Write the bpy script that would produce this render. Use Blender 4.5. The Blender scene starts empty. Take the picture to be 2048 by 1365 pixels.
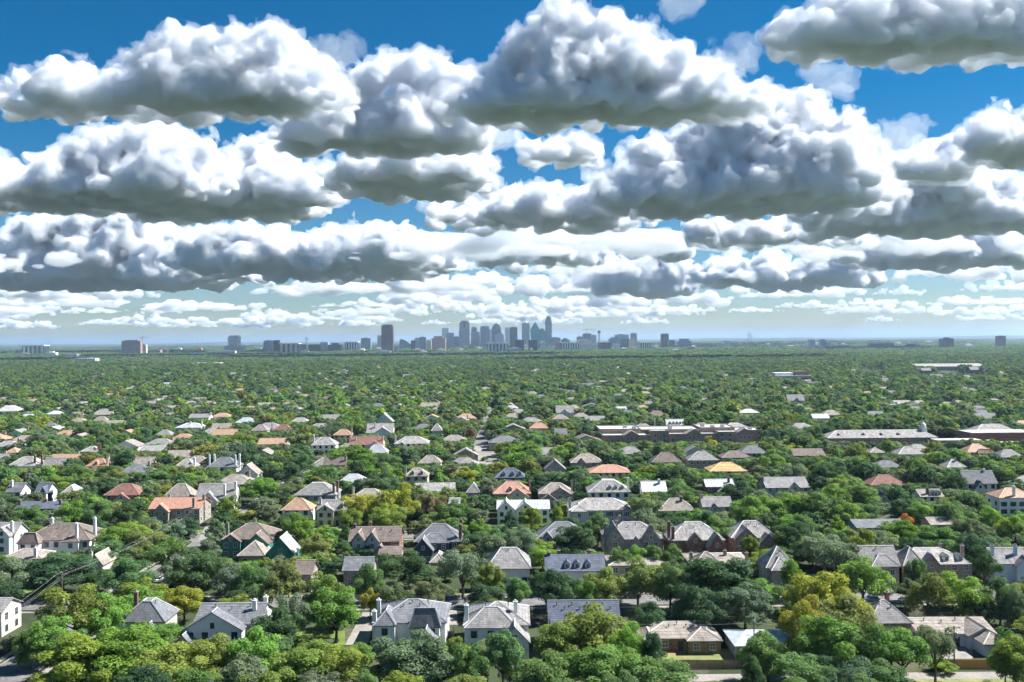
import bpy, math, random
import numpy as np
from mathutils import Vector, Matrix
random.seed(11)
RNG = np.random.default_rng(11)
SC = bpy.context.scene
COL = SC.collection
R = math.radians

# ------------------------------------------------------------------ camera
PW, PH, F = 2048.0, 1365.0, 1800.0          # photograph size, focal length in its pixels
CAMZ = 70.0
ROLL = math.atan2(18.0, 2048.0)             # the horizon climbs to the right
PITCH = math.atan2(-3.5, F)
camd = bpy.data.cameras.new('camera')
cam = bpy.data.objects.new('camera', camd)
COL.objects.link(cam)
camd.sensor_width = 36.0
camd.lens = F / PW * 36.0
camd.clip_start = 1.0
camd.clip_end = 250000.0
_fw = Vector((0, math.cos(PITCH), math.sin(PITCH)))
_r0 = Vector((1, 0, 0))
_u0 = _r0.cross(_fw)
CR = _r0 * math.cos(ROLL) - _u0 * math.sin(ROLL)
CU = _u0 * math.cos(ROLL) + _r0 * math.sin(ROLL)
CF = _fw
cam.matrix_world = Matrix(((CR.x, CU.x, -CF.x, 0), (CR.y, CU.y, -CF.y, 0), (CR.z, CU.z, -CF.z, CAMZ), (0, 0, 0, 1)))
SC.camera = cam

# ------------------------------------------------------------------ sky, sun, exposure
SUN_EL, SUN_AZ = 49.0, 74.0                 # azimuth clockwise from the view direction
world = bpy.data.worlds.new('World')
SC.world = world
world.use_nodes = True
_nt = world.node_tree
_bg = _nt.nodes['Background']
_sky = _nt.nodes.new('ShaderNodeTexSky')
_sky.sky_type = 'NISHITA'
_sky.sun_disc = False
_sky.sun_elevation = R(SUN_EL)
_sky.sun_rotation = R(SUN_AZ)
_sky.air_density = 1.0
_sky.dust_density = 0.0
_sky.ozone_density = 4.0
_hs = _nt.nodes.new('ShaderNodeHueSaturation')
_hs.inputs['Saturation'].default_value = 1.52
_hs.inputs['Hue'].default_value = 0.491
_mx = _nt.nodes.new('ShaderNodeMix')
_mx.data_type = 'RGBA'
_mx.blend_type = 'MULTIPLY'
_mx.inputs[0].default_value = 1.0
_mx.inputs[7].default_value = (0.62, 0.67, 0.75, 1)
_nt.links.new(_sky.outputs[0], _hs.inputs['Color'])
_nt.links.new(_hs.outputs[0], _mx.inputs[6])
_nt.links.new(_mx.outputs[2], _bg.inputs[0])
_bg.inputs[1].default_value = 0.05
sund = bpy.data.lights.new('sun', 'SUN')
sun = bpy.data.objects.new('sun', sund)
COL.objects.link(sun)
sund.energy = 5.0
sund.angle = R(0.5)
sund.color = (1.0, 0.97, 0.93)
SUN_DIR = Vector((math.sin(R(SUN_AZ)) * math.cos(R(SUN_EL)), math.cos(R(SUN_AZ)) * math.cos(R(SUN_EL)), math.sin(R(SUN_EL))))
sun.rotation_euler = SUN_DIR.to_track_quat('Z', 'Y').to_euler()
SC.view_settings.view_transform = 'Standard'
SC.view_settings.look = 'None'
SC.view_settings.exposure = 1.32
SC.view_settings.gamma = 1.0
cy = SC.cycles
cy.use_denoising = True
cy.use_adaptive_sampling = True
cy.adaptive_threshold = 0.045
cy.max_bounces = 14
cy.diffuse_bounces = 3
cy.glossy_bounces = 2
cy.transmission_bounces = 4
cy.volume_bounces = 10
cy.transparent_max_bounces = 64
cy.sample_clamp_indirect = 6.0
cy.use_fast_gi = False
SC.render.use_persistent_data = False

# ------------------------------------------------------------------ pixel <-> world
def ray(px, py):
    return CF + CR * ((px - PW / 2) / F) + CU * ((PH / 2 - py) / F)

def at_z(px, py, z):
    d = ray(px, py)
    t = (z - CAMZ) / d.z
    return Vector((0, 0, CAMZ)) + d * t

def at_y(px, py, Y):
    d = ray(px, py)
    t = Y / d.y
    return Vector((0, 0, CAMZ)) + d * t

def proj(x, y, z):
    x = np.asarray(x, float); y = np.asarray(y, float); z = np.asarray(z, float) - CAMZ
    w = x * CF.x + y * CF.y + z * CF.z
    a = x * CR.x + y * CR.y + z * CR.z
    b = x * CU.x + y * CU.y + z * CU.z
    return PW / 2 + a / w * F, PH / 2 - b / w * F, w

# ------------------------------------------------------------------ materials
MATS = {}
def nodes(name):
    m = bpy.data.materials.new(name)
    m.use_nodes = True
    nt = m.node_tree
    return m, nt, nt.nodes['Principled BSDF']

def mat(name, col, rough=0.85, var=0.25, scale=0.6, stretch=(1, 1, 1), streak=0.0, col2=None, spec=0.3, metal=0.0, courses=0.0, bump=0.0):
    """A weathered surface: two scales of noise over a base colour, optional run-down streaks and shingle courses."""
    if name in MATS:
        return MATS[name]
    m, nt, p = nodes(name)
    L = nt.links
    tc = nt.nodes.new('ShaderNodeTexCoord')
    oi = nt.nodes.new('ShaderNodeObjectInfo')
    mp = nt.nodes.new('ShaderNodeMapping')
    mp.inputs['Scale'].default_value = stretch
    L.new(tc.outputs['Object'], mp.inputs[0])
    off = nt.nodes.new('ShaderNodeMath'); off.operation = 'MULTIPLY'; off.inputs[1].default_value = 57.0
    L.new(oi.outputs['Random'], off.inputs[0])
    L.new(off.outputs[0], mp.inputs['Location'])
    n1 = nt.nodes.new('ShaderNodeTexNoise'); n1.inputs['Scale'].default_value = scale; n1.inputs['Detail'].default_value = 5
    n2 = nt.nodes.new('ShaderNodeTexNoise'); n2.inputs['Scale'].default_value = scale * 7; n2.inputs['Detail'].default_value = 3
    L.new(mp.outputs[0], n1.inputs[0]); L.new(mp.outputs[0], n2.inputs[0])
    ad = nt.nodes.new('ShaderNodeMath'); ad.operation = 'ADD'
    L.new(n1.outputs[0], ad.inputs[0]); L.new(n2.outputs[0], ad.inputs[1])
    rp = nt.nodes.new('ShaderNodeMapRange')
    rp.inputs['From Min'].default_value = 0.7; rp.inputs['From Max'].default_value = 1.3
    L.new(ad.outputs[0], rp.inputs[0])
    mx = nt.nodes.new('ShaderNodeMix'); mx.data_type = 'RGBA'
    c2 = col2 or tuple(c * (1 - 1.3 * var) for c in col)
    mx.inputs[6].default_value = (*[min(1, c * (1 + 0.6 * var)) for c in col], 1)
    mx.inputs[7].default_value = (*c2, 1)
    L.new(rp.outputs[0], mx.inputs[0])
    outc = mx.outputs[2]
    if streak > 0:
        s = nt.nodes.new('ShaderNodeTexNoise'); s.inputs['Scale'].default_value = 0.9; s.inputs['Detail'].default_value = 4
        ms = nt.nodes.new('ShaderNodeMapping'); ms.inputs['Scale'].default_value = (2.2, 0.25, 0.4)
        L.new(tc.outputs['Object'], ms.inputs[0]); L.new(off.outputs[0], ms.inputs['Location']); L.new(ms.outputs[0], s.inputs[0])
        sr = nt.nodes.new('ShaderNodeMapRange'); sr.inputs['From Min'].default_value = 0.48; sr.inputs['From Max'].default_value = 0.66
        sr.inputs['To Max'].default_value = streak
        L.new(s.outputs[0], sr.inputs[0])
        m2 = nt.nodes.new('ShaderNodeMix'); m2.data_type = 'RGBA'
        m2.inputs[7].default_value = (col[0] * 0.35, col[1] * 0.34, col[2] * 0.34, 1)
        L.new(sr.outputs[0], m2.inputs[0]); L.new(outc, m2.inputs[6]); outc = m2.outputs[2]
    if courses > 0:
        w = nt.nodes.new('ShaderNodeTexBrick')
        w.inputs['Scale'].default_value = 1.0
        w.inputs['Brick Width'].default_value = courses * 2.6; w.inputs['Row Height'].default_value = courses
        w.inputs['Mortar Size'].default_value = courses * 0.12
        w.inputs['Color1'].default_value = (1, 1, 1, 1); w.inputs['Color2'].default_value = (0.72, 0.72, 0.72, 1)
        w.inputs['Mortar'].default_value = (0.55, 0.55, 0.55, 1)
        sx = nt.nodes.new('ShaderNodeSeparateXYZ'); cb = nt.nodes.new('ShaderNodeCombineXYZ'); sm = nt.nodes.new('ShaderNodeMath')
        L.new(tc.outputs['Object'], sx.inputs[0])
        L.new(sx.outputs[0], sm.inputs[0]); L.new(sx.outputs[1], sm.inputs[1])
        L.new(sm.outputs[0], cb.inputs[0]); L.new(sx.outputs[2], cb.inputs[1])
        L.new(cb.outputs[0], w.inputs['Vector'])
        m3 = nt.nodes.new('ShaderNodeMix'); m3.data_type = 'RGBA'; m3.blend_type = 'MULTIPLY'; m3.inputs[0].default_value = 1.0
        L.new(outc, m3.inputs[6]); L.new(w.outputs['Color'], m3.inputs[7]); outc = m3.outputs[2]
    L.new(outc, p.inputs['Base Color'])
    p.inputs['Roughness'].default_value = rough
    p.inputs['Specular IOR Level'].default_value = spec
    p.inputs['Metallic'].default_value = metal
    if bump > 0:
        b = nt.nodes.new('ShaderNodeBump'); b.inputs['Strength'].default_value = bump; b.inputs['Distance'].default_value = 0.08
        L.new(n2.outputs[0], b.inputs['Height']); L.new(b.outputs[0], p.inputs['Normal'])
    MATS[name] = m
    return m

def ribbed(name, col, width, dark=0.6, rough=0.6, metal=0.0):
    """Standing seams / clay tile rolls running down the slope, as relief."""
    if name in MATS:
        return MATS[name]
    m = mat(name, col, rough=rough, var=0.3, scale=0.8, metal=metal)
    nt = m.node_tree; L = nt.links; p = nt.nodes['Principled BSDF']
    tc = nt.nodes.new('ShaderNodeTexCoord'); w = nt.nodes.new('ShaderNodeTexWave')
    w.bands_direction = 'X'; w.inputs['Scale'].default_value = 0.314 / width; w.inputs['Distortion'].default_value = 0.0
    L.new(tc.outputs['Object'], w.inputs[0])
    b = nt.nodes.new('ShaderNodeBump'); b.inputs['Strength'].default_value = 0.7; b.inputs['Distance'].default_value = 0.12
    L.new(w.outputs['Fac'], b.inputs['Height']); L.new(b.outputs[0], p.inputs['Normal'])
    return m

ROOF = {
    'slate': mat('slate_shingle', (0.205, 0.215, 0.232), var=0.30, scale=0.5, courses=0.34, streak=0.15),
    'dark': mat('dark_slate_shingle', (0.119, 0.140, 0.189), var=0.28, scale=0.5, courses=0.34),
    'grey': mat('grey_shingle', (0.325, 0.315, 0.310), var=0.32, scale=0.5, courses=0.34, streak=0.25),
    'pale': mat('pale_weathered_shingle', (0.430, 0.415, 0.395), var=0.40, scale=0.6, courses=0.34, streak=0.55),
    'tan': mat('tan_shingle', (0.371, 0.329, 0.287), var=0.32, scale=0.5, courses=0.34, streak=0.30),
    'brown': mat('brown_shingle', (0.231, 0.189, 0.165), var=0.35, scale=0.5, courses=0.34, streak=0.35),
    'red': mat('red_brown_shingle', (0.280, 0.147, 0.119), var=0.30, scale=0.5, courses=0.34),
    'terra': ribbed('terracotta_tile', (0.42, 0.225, 0.160), 0.45),
    'orange': ribbed('orange_clay_tile', (0.40, 0.255, 0.170), 0.45),
    'metal': ribbed('white_metal_roof', (0.42, 0.44, 0.46), 0.6, rough=0.45),
    'zinc': ribbed('grey_metal_roof', (0.33, 0.35, 0.37), 0.6, rough=0.5),
    'ply': mat('bare_plywood_deck', (0.632, 0.437, 0.196), var=0.2, scale=0.8, courses=1.2),
    'white': mat('white_membrane_roof', (0.483, 0.477, 0.460), var=0.25, scale=0.3),
    'bluish': mat('pale_blue_roof', (0.460, 0.517, 0.575), var=0.35, scale=0.6),
}
RIDGE = {
    'slate': mat('slate_ridge_cap', (0.351, 0.365, 0.392), var=0.2), 'dark': mat('dark_ridge_cap', (0.216, 0.230, 0.257), var=0.2),
    'grey': mat('grey_ridge_cap', (0.486, 0.486, 0.499), var=0.2), 'pale': mat('pale_ridge_cap', (0.700, 0.675, 0.648), var=0.2),
    'tan': mat('tan_ridge_cap', (0.540, 0.499, 0.446), var=0.2), 'brown': mat('brown_ridge_cap', (0.378, 0.311, 0.270), var=0.2),
    'red': mat('red_ridge_cap', (0.405, 0.243, 0.189), var=0.2), 'terra': mat('terra_ridge_cap', (0.700, 0.405, 0.270), var=0.2),
    'orange': mat('orange_ridge_cap', (0.700, 0.459, 0.297), var=0.2), 'metal': mat('metal_ridge_cap', (0.700, 0.700, 0.700), var=0.1),
    'zinc': mat('zinc_ridge_cap', (0.567, 0.594, 0.621), var=0.1), 'ply': mat('ply_ridge_cap', (0.700, 0.567, 0.270), var=0.1),
    'white': mat('white_ridge_cap', (0.700, 0.700, 0.700), var=0.1), 'bluish': mat('blue_ridge_cap', (0.608, 0.675, 0.700), var=0.1),
}
WALL = {
    'white': mat('white_painted_wall', (0.76, 0.76, 0.74), var=0.10, scale=0.3, streak=0.08),
    'cream': mat('cream_stucco_wall', (0.62, 0.56, 0.47), var=0.14, scale=0.3),
    'stone': mat('limestone_wall', (0.44, 0.39, 0.33), var=0.35, scale=0.9, courses=0.35),
    'brick': mat('red_brick_wall', (0.31, 0.155, 0.115), var=0.35, scale=0.9, courses=0.22),
    'pink': mat('pink_brick_wall', (0.47, 0.335, 0.280), var=0.35, scale=0.9, courses=0.22),
    'tanbrick': mat('tan_brick_wall', (0.36, 0.26, 0.17), var=0.5, scale=1.1, courses=0.25),
    'grey': mat('grey_painted_wall', (0.42, 0.44, 0.46), var=0.15, scale=0.3),
    'navy': mat('navy_siding_wall', (0.035, 0.05, 0.085), var=0.15, scale=0.3),
    'green': mat('green_sheathing_wall', (0.04, 0.22, 0.15), var=0.3, scale=0.5, col2=(0.03, 0.12, 0.11)),
    'blue': mat('pale_blue_wall', (0.50, 0.58, 0.66), var=0.12, scale=0.3),
    'teal': mat('grey_teal_wall', (0.26, 0.33, 0.36), var=0.15, scale=0.3),
}
TRIM = mat('white_trim', (0.72, 0.72, 0.70), var=0.08)
DARKTRIM = mat('dark_trim', (0.06, 0.06, 0.065), var=0.1)
SHUTTER = mat('black_shutter', (0.03, 0.032, 0.035), var=0.1)
METALV = mat('vent_metal', (0.10, 0.10, 0.105), var=0.2, rough=0.5)
WOOD = mat('weathered_fence_wood', (0.23, 0.165, 0.12), var=0.4, scale=1.5, stretch=(4, 4, 0.5))
CEDAR = mat('new_cedar_wood', (0.52, 0.255, 0.085), var=0.3, scale=1.5, stretch=(4, 4, 0.5))
POLE = mat('utility_pole_wood', (0.15, 0.12, 0.10), var=0.3)
STEEL = mat('galvanised_steel', (0.45, 0.46, 0.48), var=0.15, rough=0.5, metal=0.6)
WIRE = mat('bare_cable', (0.50, 0.50, 0.49), var=0.05, rough=0.5)
CONC = mat('concrete', (0.27, 0.25, 0.225), var=0.25, scale=0.25)
ASPH = mat('old_asphalt', (0.17, 0.165, 0.165), var=0.35, scale=0.2)
LAWN = mat('mown_lawn', (0.105, 0.165, 0.028), var=0.45, scale=0.25, col2=(0.07, 0.10, 0.025), bump=0.4)
DRYLAWN = mat('dry_lawn', (0.20, 0.20, 0.075), var=0.45, scale=0.3, col2=(0.10, 0.13, 0.04), bump=0.4)
BARK = mat('tree_bark', (0.085, 0.068, 0.055), var=0.4, scale=2.0, stretch=(3, 3, 0.6))

_g, _gt, _gp = nodes('window_glass')
_gp.inputs['Base Color'].default_value = (0.035, 0.055, 0.06, 1)
_gp.inputs['Roughness'].default_value = 0.12
_gp.inputs['Specular IOR Level'].default_value = 0.6
GLASS = _g

def ground_material():
    m, nt, p = nodes('ground_cover')
    L = nt.links
    tc = nt.nodes.new('ShaderNodeTexCoord')
    def noise(s, d=5):
        n = nt.nodes.new('ShaderNodeTexNoise'); n.inputs['Scale'].default_value = s; n.inputs['Detail'].default_value = d
        L.new(tc.outputs['Object'], n.inputs[0]); return n
    def ramp(n, a, b):
        r = nt.nodes.new('ShaderNodeMapRange'); r.inputs['From Min'].default_value = a; r.inputs['From Max'].default_value = b
        L.new(n.outputs[0], r.inputs[0]); return r
    def mix(f, c1, c2):
        x = nt.nodes.new('ShaderNodeMix'); x.data_type = 'RGBA'
        L.new(f.outputs[0], x.inputs[0])
        for k, c in ((6, c1), (7, c2)):
            if isinstance(c, tuple): x.inputs[k].default_value = (*c, 1)
            else: L.new(c, x.inputs[k])
        return x.outputs[2]
    a = mix(ramp(noise(0.05), 0.35, 0.65), (0.035, 0.048, 0.026), (0.055, 0.075, 0.034))
    b = mix(ramp(noise(0.09, 3), 0.56, 0.64), a, (0.12, 0.10, 0.075))
    c = mix(ramp(noise(0.0016, 8), 0.56, 0.66), b, (0.12, 0.125, 0.13))
    d = mix(ramp(noise(0.6, 3), 0.3, 0.8), c, a)
    L.new(d, p.inputs['Base Color'])
    p.inputs['Roughness'].default_value = 0.95
    p.inputs['Specular IOR Level'].default_value = 0.1
    return m
GROUND = ground_material()

def leaf_material(name, instanced):
    m, nt, p = nodes(name)
    L = nt.links
    nt.nodes.remove(p)
    out = nt.nodes['Material Output']
    if instanced:
        c = nt.nodes.new('ShaderNodeAttribute'); c.attribute_type = 'INSTANCER'; c.attribute_name = 'tint'; base = c.outputs['Color']
    else:
        c = nt.nodes.new('ShaderNodeObjectInfo'); base = c.outputs['Color']
    v = nt.nodes.new('ShaderNodeAttribute'); v.attribute_type = 'GEOMETRY'; v.attribute_name = 'leafvar'
    hs = nt.nodes.new('ShaderNodeHueSaturation')
    r1 = nt.nodes.new('ShaderNodeMapRange'); r1.inputs['To Min'].default_value = 0.60; r1.inputs['To Max'].default_value = 1.45
    r2 = nt.nodes.new('ShaderNodeMapRange'); r2.inputs['To Min'].default_value = 0.508; r2.inputs['To Max'].default_value = 0.488
    L.new(v.outputs['Fac'], r1.inputs[0]); L.new(v.outputs['Fac'], r2.inputs[0])
    L.new(base, hs.inputs['Color']); L.new(r1.outputs[0], hs.inputs['Value']); L.new(r2.outputs[0], hs.inputs['Hue'])
    d = nt.nodes.new('ShaderNodeBsdfDiffuse'); t = nt.nodes.new('ShaderNodeBsdfTranslucent')
    g = nt.nodes.new('ShaderNodeBsdfGlossy'); g.inputs['Roughness'].default_value = 0.6; g.inputs['Color'].default_value = (0.5, 0.5, 0.5, 1)
    L.new(hs.outputs[0], d.inputs[0])
    tw = nt.nodes.new('ShaderNodeMix'); tw.data_type = 'RGBA'; tw.blend_type = 'MULTIPLY'; tw.inputs[0].default_value = 1
    tw.inputs[7].default_value = (1.15, 1.2, 0.65, 1)
    L.new(hs.outputs[0], tw.inputs[6]); L.new(tw.outputs[2], t.inputs[0])
    mx = nt.nodes.new('ShaderNodeMixShader'); mx.inputs[0].default_value = 0.48
    L.new(d.outputs[0], mx.inputs[1]); L.new(t.outputs[0], mx.inputs[2])
    m2 = nt.nodes.new('ShaderNodeMixShader'); m2.inputs[0].default_value = 0.02
    L.new(mx.outputs[0], m2.inputs[1]); L.new(g.outputs[0], m2.inputs[2])
    L.new(m2.outputs[0], out.inputs[0])
    return m
LEAF = leaf_material('tree_leaves', False)
LEAFI = leaf_material('tree_leaves_scattered', True)

def facade(name, wall, glass, floor_h=7.6, bay=9.0, fill_v=0.55, fill_h=0.6, rough=0.35):
    """Storeys and bays of windows on a far tower, from object coordinates in metres."""
    if name in MATS:
        return MATS[name]
    m, nt, p = nodes(name)
    L = nt.links
    tc = nt.nodes.new('ShaderNodeTexCoord'); sx = nt.nodes.new('ShaderNodeSeparateXYZ')
    L.new(tc.outputs['Object'], sx.inputs[0])
    def frac(src, period, fill):
        d = nt.nodes.new('ShaderNodeMath'); d.operation = 'DIVIDE'; d.inputs[1].default_value = period
        f = nt.nodes.new('ShaderNodeMath'); f.operation = 'FRACT'
        c = nt.nodes.new('ShaderNodeMath'); c.operation = 'LESS_THAN'; c.inputs[1].default_value = fill
        L.new(src, d.inputs[0]); L.new(d.outputs[0], f.inputs[0]); L.new(f.outputs[0], c.inputs[0])
        return c.outputs[0]
    s = nt.nodes.new('ShaderNodeMath'); L.new(sx.outputs[0], s.inputs[0]); L.new(sx.outputs[1], s.inputs[1])
    a = frac(s.outputs[0], bay, fill_h); b = frac(sx.outputs[2], floor_h, fill_v)
    mu = nt.nodes.new('ShaderNodeMath'); mu.operation = 'MULTIPLY'; L.new(a, mu.inputs[0]); L.new(b, mu.inputs[1])
    n = nt.nodes.new('ShaderNodeTexNoise'); n.inputs['Scale'].default_value = 0.05; L.new(tc.outputs['Object'], n.inputs[0])
    mr = nt.nodes.new('ShaderNodeMapRange'); mr.inputs['To Min'].default_value = 0.75; mr.inputs['To Max'].default_value = 1.2
    L.new(n.outputs[0], mr.inputs[0])
    mx = nt.nodes.new('ShaderNodeMix'); mx.data_type = 'RGBA'
    mx.inputs[6].default_value = (*wall, 1); mx.inputs[7].default_value = (*glass, 1)
    L.new(mu.outputs[0], mx.inputs[0])
    hs = nt.nodes.new('ShaderNodeHueSaturation'); L.new(mx.outputs[2], hs.inputs['Color']); L.new(mr.outputs[0], hs.inputs['Value'])
    L.new(hs.outputs[0], p.inputs['Base Color'])
    p.inputs['Roughness'].default_value = rough
    MATS[name] = m
    return m

# ------------------------------------------------------------------ mesh helpers
class MB:
    def __init__(s):
        s.v = []; s.f = []
    def quad(s, *pts):
        n = len(s.v); s.v += [tuple(p) for p in pts]; s.f.append(tuple(range(n, n + len(pts)))); return s
    def box(s, x0, x1, y0, y1, z0, z1):
        n = len(s.v)
        s.v += [(x0, y0, z0), (x1, y0, z0), (x1, y1, z0), (x0, y1, z0), (x0, y0, z1), (x1, y0, z1), (x1, y1, z1), (x0, y1, z1)]
        s.f += [tuple(n + i for i in q) for q in ((0, 3, 2, 1), (4, 5, 6, 7), (0, 1, 5, 4), (1, 2, 6, 5), (2, 3, 7, 6), (3, 0, 4, 7))]
        return s
    def prism(s, poly, axis, a, b):
        """poly: (u, z) points counter-clockwise, extruded along 'x' or 'y' from a to b."""
        n = len(s.v); k = len(poly)
        for t in (a, b):
            s.v += [((u, t, z) if axis == 'y' else (t, u, z)) for u, z in poly]
        s.f.append(tuple(n + i for i in range(k))); s.f.append(tuple(n + k + i for i in reversed(range(k))))
        for i in range(k):
            j = (i + 1) % k
            s.f.append((n + i, n + k + i, n + k + j, n + j))
        return s
    def tube(s, pts, rad, seg=6):
        n0 = len(s.v); pts = [Vector(p) for p in pts]; m = len(pts)
        if not hasattr(rad, '__len__'): rad = [rad] * m
        for i, p in enumerate(pts):
            d = (pts[min(i + 1, m - 1)] - pts[max(i - 1, 0)]).normalized()
            a = d.cross(Vector((0, 0, 1)) if abs(d.z) < 0.9 else Vector((1, 0, 0))).normalized(); b = d.cross(a)
            for k in range(seg):
                t = 2 * math.pi * k / seg
                s.v.append(tuple(p + (a * math.cos(t) + b * math.sin(t)) * rad[i]))
        for i in range(m - 1):
            for k in range(seg):
                j = (k + 1) % seg
                s.f.append((n0 + i * seg + k, n0 + i * seg + j, n0 + (i + 1) * seg + j, n0 + (i + 1) * seg + k))
        s.f.append(tuple(n0 + k for k in reversed(range(seg)))); s.f.append(tuple(n0 + (m - 1) * seg + k for k in range(seg)))
        return s
    def lathe(s, prof, seg=12, c=(0, 0)):
        n0 = len(s.v)
        for r, z in prof:
            for k in range(seg):
                t = 2 * math.pi * (k + .5) / seg
                s.v.append((c[0] + r * math.cos(t), c[1] + r * math.sin(t), z))
        for i in range(len(prof) - 1):
            for k in range(seg):
                j = (k + 1) % seg
                s.f.append((n0 + i * seg + k, n0 + i * seg + j, n0 + (i + 1) * seg + j, n0 + (i + 1) * seg + k))
        s.f.append(tuple(n0 + k for k in reversed(range(seg)))); s.f.append(tuple(n0 + (len(prof) - 1) * seg + k for k in range(seg)))
        return s
    def mesh(s, name, m):
        me = bpy.data.meshes.new(name); me.from_pydata(s.v, [], s.f)
        if m: me.materials.append(m)
        me.update(); return me
    def build(s, name, m, parent=None, loc=(0, 0, 0), rz=0.0):
        return add(name, s.mesh(name, m), parent, loc, rz)

def add(name, data, parent=None, loc=(0, 0, 0), rz=0.0):
    o = bpy.data.objects.new(name, data); COL.objects.link(o)
    o.location = loc
    if rz: o.rotation_euler = (0, 0, rz)
    if parent: o.parent = parent
    return o
def thing(name, loc, label='', cat='', group=None):
    o = bpy.data.objects.new(name, None); COL.objects.link(o); o.location = loc
    o.empty_display_size = 1.0
    return tag(o, label, cat, group)
def tag(o, label, cat, group=None):
    o['label'] = label; o['category'] = cat
    if group: o['group'] = group
    return o
def struct(o):
    o['kind'] = 'structure'; return o

# labels: things described by a nearby landmark; clashes are told apart by their order from the left
LAND = []            # (px, py, half width, Y, phrase)
PENDING = []         # (obj, px, py, Y, words, category, group)
def landmark(px, py, hw, Y, phrase):
    LAND.append((px, py, hw, Y, phrase))
ORD = ['leftmost', 'second from left', 'third from left', 'fourth from left', 'fifth from left', 'sixth from left', 'seventh from left', 'eighth from left', 'ninth from left', 'tenth from left']
def resolve_labels():
    P = np.array([(a, b, c, d) for a, b, c, d, _ in LAND])
    base = {}
    for o, px, py, Y, words, cat, grp in PENDING:
        x = min(max(px, 8), PW - 8); y = min(py, PH - 8)
        d = np.abs(P[:, 0] - x) + 2.2 * np.abs(P[:, 1] - y) - 0.6 * P[:, 2]
        k = int(np.argmin(d)); lx, ly, hw, lY, ph = LAND[k]
        if abs(x - lx) < hw * 0.9: rel = 'in front of' if Y < lY else 'behind'
        else: rel = 'left of' if x < lx else 'right of'
        base.setdefault((words, rel, ph), []).append((x, o, cat, grp))
    for (words, rel, ph), it in base.items():
        it.sort(key=lambda t: t[0])
        n = len(it)
        for i, (x, o, cat, grp) in enumerate(it):
            lab = f'{words} {rel} {ph}'.split()
            end = []
            if n > 1: end = ('rightmost' if i == n - 1 else ORD[i] if i < 10 else f'number {i + 1} from left').split()
            lab = lab[:16 - len(end)]
            if lab[-1] in ('with', 'and', 'of', 'the', 'a', 'by'): lab = lab[:-1]
            tag(o, ' '.join(lab) + (', ' + ' '.join(end) if end else ''), cat, grp)

# ------------------------------------------------------------------ ground and streets
def sheet(name, x0, x1, y0, y1, z, m):
    return struct(MB().quad((x0, y0, z), (x1, y0, z), (x1, y1, z), (x0, y1, z)).build(name, m))
sheet('ground', -90000, 90000, -3000, 110000, 0.0, GROUND)

def street(name, x0, x1, y0, y1):
    """Asphalt with a raised kerb and a pavement strip down each long side."""
    o = sheet(name, x0, x1, y0, y1, 0.012, ASPH)
    k = MB()
    if x1 - x0 > y1 - y0:
        for y in (y0 - .15, y1): k.box(x0, x1, y, y + .15, 0, .13)
        for y in (y0 - 2.6, y1 + 1.2): k.box(x0, x1, y, y + 1.4, 0, .05)
    else:
        for x in (x0 - .15, x1): k.box(x, x + .15, y0, y1, 0, .13)
        for x in (x0 - 2.6, x1 + 1.2): k.box(x, x + 1.4, y0, y1, 0, .05)
    kb = k.build('kerb', CONC, o)
STREETS = [('street', -112, -102, 120, 236), ('street', -112, -102, 245, 318), ('street', -112, -102, 327, 640),
           ('road', -300, 300, 236, 245), ('road', -300, 300, 318, 327), ('road', -420, 420, 432, 441), ('road', -420, 420, 548, 557),
           ('street', -26, -16, 557, 1100), ('street', 150, 160, 560, 1000)]
for s_ in STREETS: street(*s_)
sheet('alley', 30, 230, 183.2, 187.0, 0.010, CONC)

def patch(name, poly, m, z=0.006):
    """A lawn or paved yard whose corners are read off the photograph's ground."""
    pts = [at_z(x, y, 0) for x, y in poly]
    return struct(MB().quad(*[(p.x, p.y, z) for p in pts]).build(name, m))
patch('lawn', [(270, 1083), (400, 1083), (410, 1060), (300, 1060)], LAWN)
patch('lawn', [(20, 1215), (95, 1190), (120, 1178), (10, 1178)], LAWN)
patch('lawn', [(590, 1290), (690, 1290), (690, 1262), (590, 1262)], LAWN)
patch('lawn', [(1325, 1327), (1480, 1327), (1462, 1298), (1325, 1298)], DRYLAWN)
patch('lawn', [(1100, 1420), (2300, 1420), (2200, 1352), (1100, 1352)], DRYLAWN, 0.004)
patch('lawn', [(855, 1198), (940, 1198), (940, 1186), (855, 1186)], LAWN)
patch('lawn', [(560, 1082), (690, 1082), (690, 1055), (560, 1055)], LAWN)
patch('lawn', [(960, 1075), (1110, 1075), (1110, 1050), (960, 1050)], LAWN)
patch('driveway', [(690, 1290), (735, 1290), (752, 1225), (725, 1225)], CONC)
patch('driveway', [(898, 1250), (915, 1250), (912, 1190), (898, 1190)], CONC)
patch('driveway', [(395, 1083), (412, 1083), (428, 1045), (415, 1045)], CONC, 0.016)
patch('driveway', [(1885, 1318), (1945, 1318), (1945, 1290), (1885, 1290)], CONC)
patch('patio', [(1325, 1308), (1370, 1308), (1370, 1297), (1325, 1297)], mat('terracotta_paving', (0.42, 0.2, 0.12)), 0.012)
patch('parking_lot', [(925, 934), (1000, 934), (1010, 893), (940, 893)], CONC, 0.02)
patch('parking_lot', [(1170, 905), (1205, 905), (1205, 886), (1175, 886)], CONC, 0.02)

# ------------------------------------------------------------------ houses
FOOT = []        # footprints that trees keep out of: x0, x1, y0, y1
BOXES = []       # picture boxes that nearer trees leave open: x0, y0, x1, y1, Y, tolerated cover
MESHC = {}
def cached(key, fn):
    if key not in MESHC: MESHC[key] = fn()
    return MESHC[key]

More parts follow.
